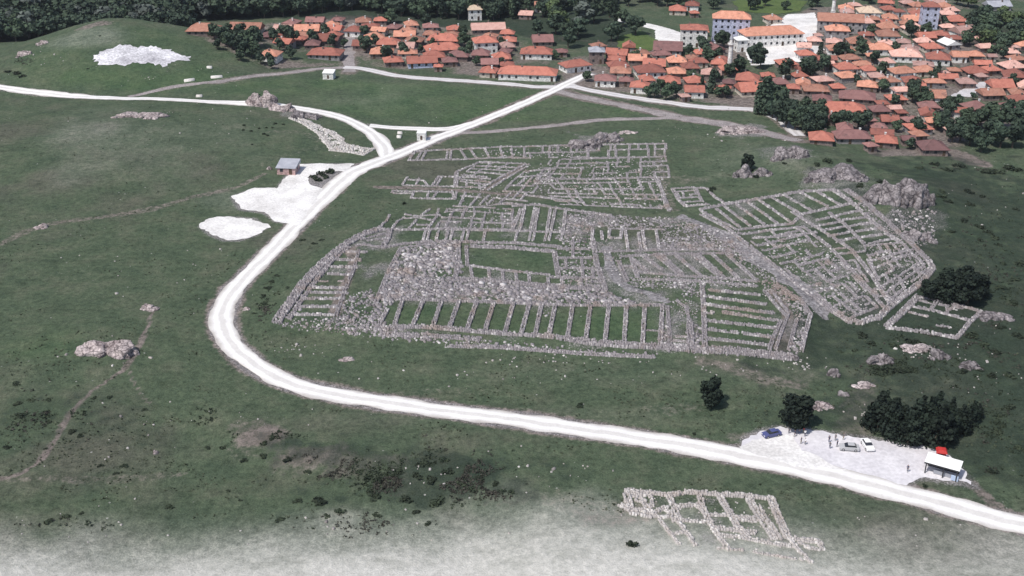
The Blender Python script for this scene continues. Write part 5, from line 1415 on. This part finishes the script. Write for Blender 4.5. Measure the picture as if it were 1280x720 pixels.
# ------------------------------------------------------------------ bushes
BUSH = []
for i in range(4):
    r = random.Random(300+i); lobes = [(r.uniform(-.7,.7), r.uniform(-.6,.6), r.uniform(.2,.6)) for k in range(6)]
    V, F = leaf_cloud(lobes, [r.uniform(.35,.65) for k in range(6)], [34]*6, .17, 300+i, .75, .3)
    BUSH.append(mesh_np('bush', V, F, M['leaf_b']))
def bush(px, py, wpx, label, group, flat=1.0):
    p = P(px, py); s = wpx*mpp(px, py)/2.2
    o = link('bush', BUSH[random.randrange(4)], None, (p.x, p.y, p.z-.05*s), random.uniform(0, 6.28), (s, s, s*flat))
    return setp(o, label, 'bush', group)
def bushes(label, group, spots, flat=.5):
    for x, y, w in spots: bush(x, y, w, label, group, flat)
bushes('low dark bush on the scrubby scarp below the road bend', 'bushes on the scarp', [(470,620,20),(508,625,18),(547,628,22),(398,628,22),(372,626,12),(425,640,14),(475,598,16),(450,590,12),(360,575,14),(330,570,12),(340,548,10),(540,600,18),(560,590,16),(520,595,16),(575,605,14),(590,612,14),(555,575,14),(600,598,12),(500,588,12),(385,590,10),(640,615,10),(280,560,10),(620,605,12),(530,580,12),(305,575,10),(470,645,12),(520,640,12),(410,645,10),(350,650,12),(535,655,10),(260,560,8),(1,1,1)][:-1])
bushes('dark bush in the meadow at the far left below the outcrop', 'bushes in the left meadow', [(26,520,16),(22,505,12),(40,500,10),(62,528,8),(90,540,12),(100,545,10),(60,500,10),(137,497,9),(20,480,12),(58,515,8),(125,582,8),(155,582,10),(145,592,8),(212,634,12),(82,646,12),(60,652,14),(102,642,8),(180,512,8),(118,498,8),(8,560,12),(300,626,6),(286,614,6)])
bushes('bush on the verge inside the road bend', 'bushes inside the road bend', [(340,352,9),(335,360,10),(330,370,10),(345,345,8),(378,300,9),(392,305,8),(402,300,7),(360,360,7),(330,380,9),(318,392,6)])
bushes('low shrub on the traffic island of the gravel yard', 'shrubs on the traffic island', [(393,222,10),(402,219,12),(412,216,12),(398,226,10),(408,222,10),(416,214,8)], 1.0)
bushes('tiny dark shrub on the slope left of the limestone foundations', 'shrubs by the limestone foundations', [(304,163,4),(314,164,4),(324,161,4),(333,160,4),(344,155,5),(354,156,4),(330,168,5),(334,170,5),(305,157,4),(340,160,4),(315,181,3),(324,119,3)], 1.0)
bushes('dark bush on the grass around the rock row on the right', 'bushes around the rock row', [(1095,462,18),(1110,462,22),(1122,464,18),(1140,428,16),(1150,432,18),(1158,438,14),(1080,420,16),(1090,430,14),(1160,458,12),(1205,465,14),(1225,462,12),(1100,468,14),(1135,464,16),(1068,438,10),(1050,440,8),(1118,432,14),(1130,436,12)])
bushes('dark bush on the right-hand slope', 'bushes on the right slope', [(1245,298,14),(1212,256,12),(1176,246,14),(1178,240,12),(1185,252,12),(1225,284,14),(1235,290,12),(1205,276,12),(1248,306,10),(1265,212,20),(1235,216,18),(1200,208,16),(1168,206,14),(1150,211,12),(1185,213,14),(1245,216,16),(1275,330,16),(1268,350,14),(1250,360,14),(1215,420,20),(1230,432,16),(1245,440,16),(1260,470,16),(1240,470,14),(1272,420,16),(1268,380,16),(1250,410,14),(1270,262,10),(1255,330,10),(1225,300,10),(1210,240,14),(1228,246,10),(1262,510,16),(1250,540,14),(1275,560,14),(1240,590,14),(1190,290,10)])
bushes('bush at the foot of the rocks beyond the southern quarter', 'bushes by the far rocks', [(1035,203,12),(1060,202,10),(1022,207,10),(1075,233,10),(945,222,8),(938,214,10),(888,240,8),(891,236,8),(980,205,6),(1100,228,8)], 1.0)
bushes('bush beside the grey rocks at the hill road', 'bushes at the hill road', [(339,121,6),(338,124,5),(110,86,4),(125,45,4),(20,92,14),(10,90,10),(28,95,10)])
bush(505,255,5,'small dark bush on the grass left of the far ruined houses', None, 1.6)
bush(868,533+10,6,'small dark bush on the verge below the road', None)
bush(950,606,4,'tiny dark bush between the road and the foreground ruin', None)
bush(1156,608,8,'small bush on the grass strip in front of the shelter', None)
bush(725,508,10,'low dark bush on the grass above the road, left of the round tree', None)
bush(790,682,14,'low dull bush left of the foreground ruin', None)

# low brown and green scrub that carpets the scarp and the right-hand slope
def scrub_carpet():
    X, Y, W = [], [], []
    for (px, py, rx, ry, n) in ((330,548,40,14,420),(400,575,50,12,420),(480,590,40,14,420),(560,590,55,24,900),(620,605,30,12,260),(260,520,20,14,60),(60,520,70,30,300),(1200,450,70,30,520),(1250,380,30,60,420),(1120,462,40,10,260),(1250,540,30,50,420),(1220,210,60,8,260),(1240,290,40,30,260),(460,640,90,14,110),(80,650,60,10,50),(30,92,16,5,80),(355,350,20,24,160),(330,385,14,16,90),(1150,425,40,10,200)):
        for k in range(n):
            u, v = random.gauss(0, .5), random.gauss(0, .5); p = P0(px+u*rx, py+v*ry, .5); X.append(p[0]); Y.append(p[1]); W.append(random.uniform(.25, .75))
    x, y, s = np.array(X), np.array(Y), np.array(W)
    k = vnoise(x, y, 3.5, 121)+.6*vnoise(x, y, 10, 122) > -.05; x, y, s = x[k], y[k], s[k]; n = len(x); z = H(x, y)
    parts = []
    for b in range(7):
        q = np.stack([x+rng.normal(0, .35, n)*s, y+rng.normal(0, .35, n)*s, z+rng.uniform(.05, .42, n)*s], -1)
        u = rng.normal(size=(n,3)); u /= np.linalg.norm(u, axis=1)[:,None]; w = np.cross(u, rng.normal(size=(n,3))); w /= np.linalg.norm(w, axis=1)[:,None]; l = (s*rng.uniform(.2,.42,n))[:,None]
        parts.append(np.stack([q-u*l, q+w*l*.8, q+u*l, q-w*l*.8], 1))
    V = np.concatenate(parts).reshape(-1, 3); F = np.arange(len(V)).reshape(-1, 4)
    setp(link('scrub', mesh_np('scrub', V, F, None, mats=[M['leaf_b'], M['scrub']], mat_idx=np.repeat((vnoise(V[::4,0], V[::4,1], 8, 123) > .1).astype(int), 1))), 'low dark and brownish scrub covering the scarp and slopes', 'scrub', kind='stuff')
scrub_carpet()

# grass tussocks over the near ground
def tussocks():
    n = 26000
    px = rng.uniform(-20, 1300, n); py = 130+600*rng.random(n)**.8
    g = P0(px, py, 0.5); x, y = g[:,0], g[:,1]
    den = vnoise(x, y, 14, 101)*.6+vnoise(x, y, 4, 102)*.5
    k = (den > .12) & (y > P0(640, 628)[1]+5*vnoise(x, y, 20, 5))
    for poly in (TERRACE, SOUTH): k &= sdf(x, y, poly) < -2
    rc = catmull(PL(np.array(MAIN_ROAD)[:, :2]), 4); k &= seg_dist(x, y, rc) > 5
    rc = catmull(PL(np.array(HILL_ROAD)[:, :2]), 4); k &= seg_dist(x, y, rc) > 4.5
    for poly in ([(925,535),(1225,560),(1225,615),(925,580)],[(285,205),(445,200),(380,285),(245,305)]): k &= ~inside(x, y, PL(poly))
    x, y = x[k], y[k]; n = len(x); z = H(x, y); s = rng.uniform(.14, .42, n)*rng.uniform(.6,1.3,n)
    parts = []
    for b in range(4):
        a = rng.uniform(0, 6.28, n); lean = rng.uniform(.2, .9, n)*s; hgt = s*rng.uniform(.5, .9, n)
        dx, dy = np.cos(a), np.sin(a)
        parts.append(np.stack([np.stack([x-dy*s*.55, y+dx*s*.55, z-.02], -1), np.stack([x+dy*s*.55, y-dx*s*.55, z-.02], -1), np.stack([x+dx*lean*1.3, y+dy*lean*1.3, z+hgt], -1)], 1))
    V = np.concatenate(parts).reshape(-1, 3)
    setp(link('grass_tussocks', mesh_np('grass_tussocks', V, np.arange(len(V)).reshape(-1, 3), M['tuss'])), 'coarse grass tussocks over the meadow', 'grass', kind='stuff')
M['tuss'] = leaf_mat('tussock_grass', (.035,.05,.03), (.085,.095,.06), 0.0)
tussocks()

# ------------------------------------------------------------------ shelter, booth, cars, people on the parking ground
def shelter():
    p = P(1177, 592)
    o = empty('shelter', p, R(-30)); setp(o, 'open shelter with bright white sloping roof at the edge of the parking ground', 'shelter')
    mb = MB(); a, b = 3.4, 1.55
    mb.add([(-a,-b,2.45),(a,-b,2.45),(a,b,3.1),(-a,b,3.1),(-a,-b,2.6),(a,-b,2.6),(a,b,3.25),(-a,b,3.25)], [(0,3,2,1),(4,5,6,7),(0,1,5,4),(1,2,6,5),(2,3,7,6),(3,0,4,7)])
    rf = link('roof', mb.mesh('roof', M['white']), o)
    mb = MB(); mb.box(-a-.03, a+.03, -b-.08, -b-.01, 2.3, 2.62); link('fascia', mb.mesh('fascia', M['steel_dark']), rf)
    for x in (-3.0, 0.4, 3.0):
        for y, zt in ((-1.5, 2.5), (1.5, 3.0)):
            mb = MB(); mb.box(-.11, .11, -.11, .11, -.6, zt); link('post', mb.mesh('post', M['steel_dark']), o, (x, y, 0))
    mb = MB(); mb.box(-2.9, 2.9, 1.42, 1.5, .1, 2.6); link('back_wall', mb.mesh('back_wall', M['steel_dark']), o)
    mb = MB(); mb.box(-1.6, 2.2, -.9, -.2, .8, .9); mb.box(-1.5, -1.35, -.8, -.3, -.3, .8); mb.box(1.95, 2.1, -.8, -.3, -.3, .8); mb.box(-1.5, 2.1, -.88, -.84, .15, .8)
    link('counter', mb.mesh('counter', M['roof_g']), o)
    mb = MB(); mb.box(2.0, 3.4, -1.5, -1.42, .1, 1.3); link('side_cloth', mb.mesh('side_cloth', M['blue_sheet']), o)
shelter()
def booth():
    p = P(1175, 575)
    o = empty('booth', p, R(-14)); setp(o, 'small bright red booth standing behind the white-roofed shelter', 'booth')
    mb = MB(); mb.box(-.85, .85, -.8, .8, -.3, 2.2); link('body', mb.mesh('body', M['red']), o)
    mb = MB(); mb.add([(-1.1,-1.05,2.2),(1.1,-1.05,2.2),(1.1,1.05,2.2),(-1.1,1.05,2.2),(-.7,-.65,2.75),(.7,-.65,2.75),(.7,.65,2.75),(-.7,.65,2.75)], [(0,3,2,1),(4,5,6,7),(0,1,5,4),(1,2,6,5),(2,3,7,6),(3,0,4,7)]); link('roof', mb.mesh('roof', M['red']), o)
    mb = MB(); mb.box(-.6, .6, -.86, -.79, 1.0, 1.8); link('hatch', mb.mesh('hatch', M['steel_dark']), o)
    mb = MB(); mb.box(-.75, .75, -1.15, -.8, .9, .97); link('shelf', mb.mesh('shelf', M['white']), o)
booth()

def car(px, py, rz, paint, label, L=4.1, W=1.68):
    o = empty('parked_car', P(px, py), rz); o.location.z += .06
    setp(o, label, 'car', 'cars on the parking ground')
    w = W/2
    prof = [(-L/2, .42), (-L/2+.05, .78), (-L/2+.9, .92), (L/2-1.0, .95), (L/2-.05, .88), (L/2, .45), (L/2-.1, .24), (-L/2+.1, .24)]
    mb = MB(); n = len(prof)
    for s, k in ((-1, .93), (-1, 1.0), (1, 1.0), (1, .93)):
        pass
    rings = []
    for yy, sh in ((-w, .0), (-w+.12, .06), (w-.12, .06), (w, .0)):
        rings.append([(x*(1 if abs(yy) < w else .985), yy, z+(sh if z > .7 else 0)) for x, z in prof])
    v = [q for r in rings for q in r]; f = []
    for i in range(3):
        for j in range(n): f.append((i*n+j, (i+1)*n+j, (i+1)*n+(j+1)%n, i*n+(j+1)%n))
    f += [tuple(range(n)), tuple(3*n+n-1-j for j in range(n))]
    mb.add(v, f); body = link('body', mb.mesh('body', M[paint]), o)
    b0, b1, t0, t1 = -L/2+1.0, L/2-.55, -L/2+1.75, L/2-1.05
    mb = MB(); mb.add([(b0,-w+.08,.93),(b1,-w+.08,.95),(b1,w-.08,.95),(b0,w-.08,.93),(t0,-w+.24,1.40),(t1,-w+.24,1.40),(t1,w-.24,1.40),(t0,w-.24,1.40)], [(0,1,5,4),(1,2,6,5),(2,3,7,6),(3,0,4,7)])
    link('window', mb.mesh('window', M['glass']), o)
    mb = MB(); mb.add([(t0-.04,-w+.22,1.39),(t1+.04,-w+.22,1.39),(t1+.04,w-.22,1.39),(t0-.04,w-.22,1.39),(t0+.1,-w+.32,1.46),(t1-.1,-w+.32,1.46),(t1-.1,w-.32,1.46),(t0+.1,w-.32,1.46)], [(0,3,2,1),(4,5,6,7),(0,1,5,4),(1,2,6,5),(2,3,7,6),(3,0,4,7)])
    link('roof', mb.mesh('roof', M[paint]), o)
    for x in (-L/2+.78, L/2-.78):
        for sy in (-1, 1):
            mb = MB(); mb.tube([(0,-.1,0),(0,.1,0)], [.31,.31], 14); wh = link('wheel', mb.mesh('wheel', M['black']), o, (x, sy*(w-.08), .31))
            mb = MB(); mb.tube([(0,sy*.09,0),(0,sy*.115,0)], [.18,.17], 10); link('rim', mb.mesh('rim', M['car_silver']), wh)
    for sy in (-1, 1):
        mb = MB(); mb.box(-.03, .03, -.2, .2, -.08, .08); link('headlight', mb.mesh('headlight', M['white']), o, (-L/2+.03, sy*.52, .68))
        mb = MB(); mb.box(-.03, .03, -.18, .18, -.08, .08); link('tail_light', mb.mesh('tail_light', M['red']), o, (L/2-.03, sy*.54, .74))
car(964, 545, R(20), 'car_blue', 'dark blue car at the left end of the parking ground')
car(1061, 562, R(-8), 'car_silver', 'silver-grey car standing broadside on the parking ground')
car(1084, 559, R(95), 'car_white', 'white car parked at the edge of the dark grove')

def person_mesh(name, top, bottom, pose):
    """one continuous skinned figure, 1.72 m tall; materials follow the clothes"""
    s, a = pose                                        # stride, arm bend
    J = [(0,0,.94,.13,.10),(0,0,1.12,.13,.095),(0,0,1.30,.165,.105),(0,0,1.42,.12,.085),(0,.01,1.50,.055,.055),(0,.01,1.56,.075,.085),(0,0,1.64,.085,.1),(0,0,1.71,.06,.07)]
    E = [(0,1),(1,2),(2,3),(3,4),(4,5),(5,6),(6,7)]
    for sx in (-1, 1):
        b = len(J); st = s*sx
        J += [(sx*.095,0,.88,.085,.085),(sx*.105,-st*.5,.50,.06,.065),(sx*.11,-st*.9,.10,.04,.045),(sx*.12,-st*.9-.11,.035,.04,.035)]
        E += [(0,b),(b,b+1),(b+1,b+2),(b+2,b+3)]
        c = len(J)
        J += [(sx*.2,0,1.40,.055,.055),(sx*.25,.02+a*.05,1.13,.042,.042),(sx*(.25-a*.1),-.06-a*.22,.90+a*.2,.03,.03),(sx*(.25-a*.12),-.08-a*.27,.82+a*.22,.038,.022)]
        E += [(3,c),(c,c+1),(c+1,c+2),(c+2,c+3)]
        f = c+3
        for k, (dx, dz, l) in enumerate(((.05,.03,.05),(.025,-.01,.075),(.008,-.015,.085),(-.01,-.01,.078),(-.026,-.005,.06))):
            h = J[f]; J.append((h[0]+dx*sx*.6, h[1]-.02-(.02 if k else .03), h[2]+dz-l, .009, .009)); E.append((f, len(J)-1))
    me = bpy.data.meshes.new('tmp'); me.from_pydata([j[:3] for j in J], E, [])
    ob = bpy.data.objects.new('tmp', me); COL.objects.link(ob)
    md = ob.modifiers.new('skin', 'SKIN'); ob.modifiers.new('sub', 'SUBSURF').levels = 1
    for sv_, j in zip(me.skin_vertices[0].data, J): sv_.radius = (j[3], j[4])
    me.skin_vertices[0].data[0].use_root = True
    dg = bpy.context.evaluated_depsgraph_get(); out = bpy.data.meshes.new_from_object(ob.evaluated_get(dg))
    bpy.data.objects.remove(ob); out.name = name; out.materials.clear()
    for m in (top, bottom, M['p_skin'], M['p_hair'], M['black']): out.materials.append(m)
    for p in out.polygons:
        x, y, z = p.center; p.use_smooth = True
        k = 0
        if z < .08: k = 4
        elif abs(x) < .2 and z < .93: k = 1
        elif z > 1.47: k = 3 if (z > 1.64 or (y > .03 and z > 1.54)) else 2
        elif abs(x) > .13 and z < 1.08: k = 2
        p.material_index = k
    return out
def person(px, py, rz, top, bottom, pose, label):
    o = link('person', person_mesh('person', M['p_'+top], M['p_'+bottom], pose), None, P(px, py) + Vector((0, 0, .07)), rz)
    setp(o, label, 'person', 'visitors on the parking ground')
person(986, 542, 0.4, 'grey', 'navy', (.0, .3), 'person in dark clothes, leftmost of the group under the round tree')
person(993, 546, 1.2, 'navy', 'grey', (.15, .2), 'person in dark blue walking near the round dark tree')
person(999, 543, -1.0, 'grey', 'jeans', (.0, .8), 'person in grey standing in the group beside the round tree')
person(1004, 542, 2.4, 'red', 'khaki', (.0, .5), 'person in a red top beside the round tree')
person(1006, 546, 3.2, 'white', 'navy', (.0, .4), 'person in a white top next to the one in red')
person(1001, 555, -2.2, 'navy', 'khaki', (.1, .6), 'person in dark top standing nearer the road than the group')
person(1006, 556, 1.8, 'white', 'grey', (.0, .2), 'person in white top facing the one in the dark top')
person(1036, 553, 0.2, 'navy', 'navy', (.0, .3), 'person in dark clothes, back left of the knot of four')
person(1037, 561, 2.6, 'grey', 'navy', (.0, .5), 'person in grey top at the front left of the knot of four')
person(1044, 551, -0.8, 'grey', 'grey', (.0, .3), 'person in grey at the back right of the knot of four')
person(1046, 559, -2.4, 'navy', 'grey', (.1, .4), 'person in dark top nearest the silver car, front right of the four')
person(1054, 550, 1.0, 'grey', 'khaki', (.1, .3), 'person in grey and khaki behind the silver car')
person(1134, 590, -0.6, 'navy', 'grey', (.2, .2), 'lone person in dark clothes walking towards the shelter')

# pale slabs lying by the field lane
def slab(px, py, l, rz, label):
    p = P(px, py); w = 1.3
    V, F = blocks_arrays(np.array([(0,0,.3)]), np.array([(l/2, w/2, .5)]), np.array([0.0]), .12, .92)
    o = link('limestone_slab', mesh_np('limestone_slab', V, F, M['stone_pale'], tint=np.full(8, 1.0)), None, p, rz); setp(o, label, 'slab')
slab(237, 101, 4.5, .5, 'long white block lying left on the grass above the field lane')
slab(271, 97, 4.8, .35, 'long white block lying beside the bend of the field lane')
slab(262, 85, 2.2, .1, 'short white block on the flank of the hill')
slab(249, 121, 2.6, .1, 'white block between the field lane and the hill road')
slab(500, 167, 2.0, 0, 'white block on the grass wedge between the two roads')
slab(499, 172, 1.6, 0, 'smaller white block just below another on the grass wedge')

# ------------------------------------------------------------------ the air: a thin even haze round everything
def haze():
    lo = (float(XS[0])-20, float(YS[0])-20, float(GZ.min())-1.0); hi = (float(XS[-1])+20, float(YS[-1])+20, float(max(GZ.max(), CAM_H))+6)
    mb = MB(); mb.box(lo[0], hi[0], lo[1], hi[1], lo[2], hi[2])
    m = bpy.data.materials.new('thin_haze'); m.use_nodes = True; nt = m.node_tree; nt.nodes.clear()
    out = nt.nodes.new('ShaderNodeOutputMaterial'); v = nt.nodes.new('ShaderNodeVolumePrincipled')
    v.inputs['Color'].default_value = (.82, .88, 1.0, 1); v.inputs['Density'].default_value = 0.00006; v.inputs['Anisotropy'].default_value = 0.2
    nt.links.new(v.outputs[0], out.inputs['Volume'])
    setp(link('haze', mb.mesh('haze', m)), kind='stuff')
haze()
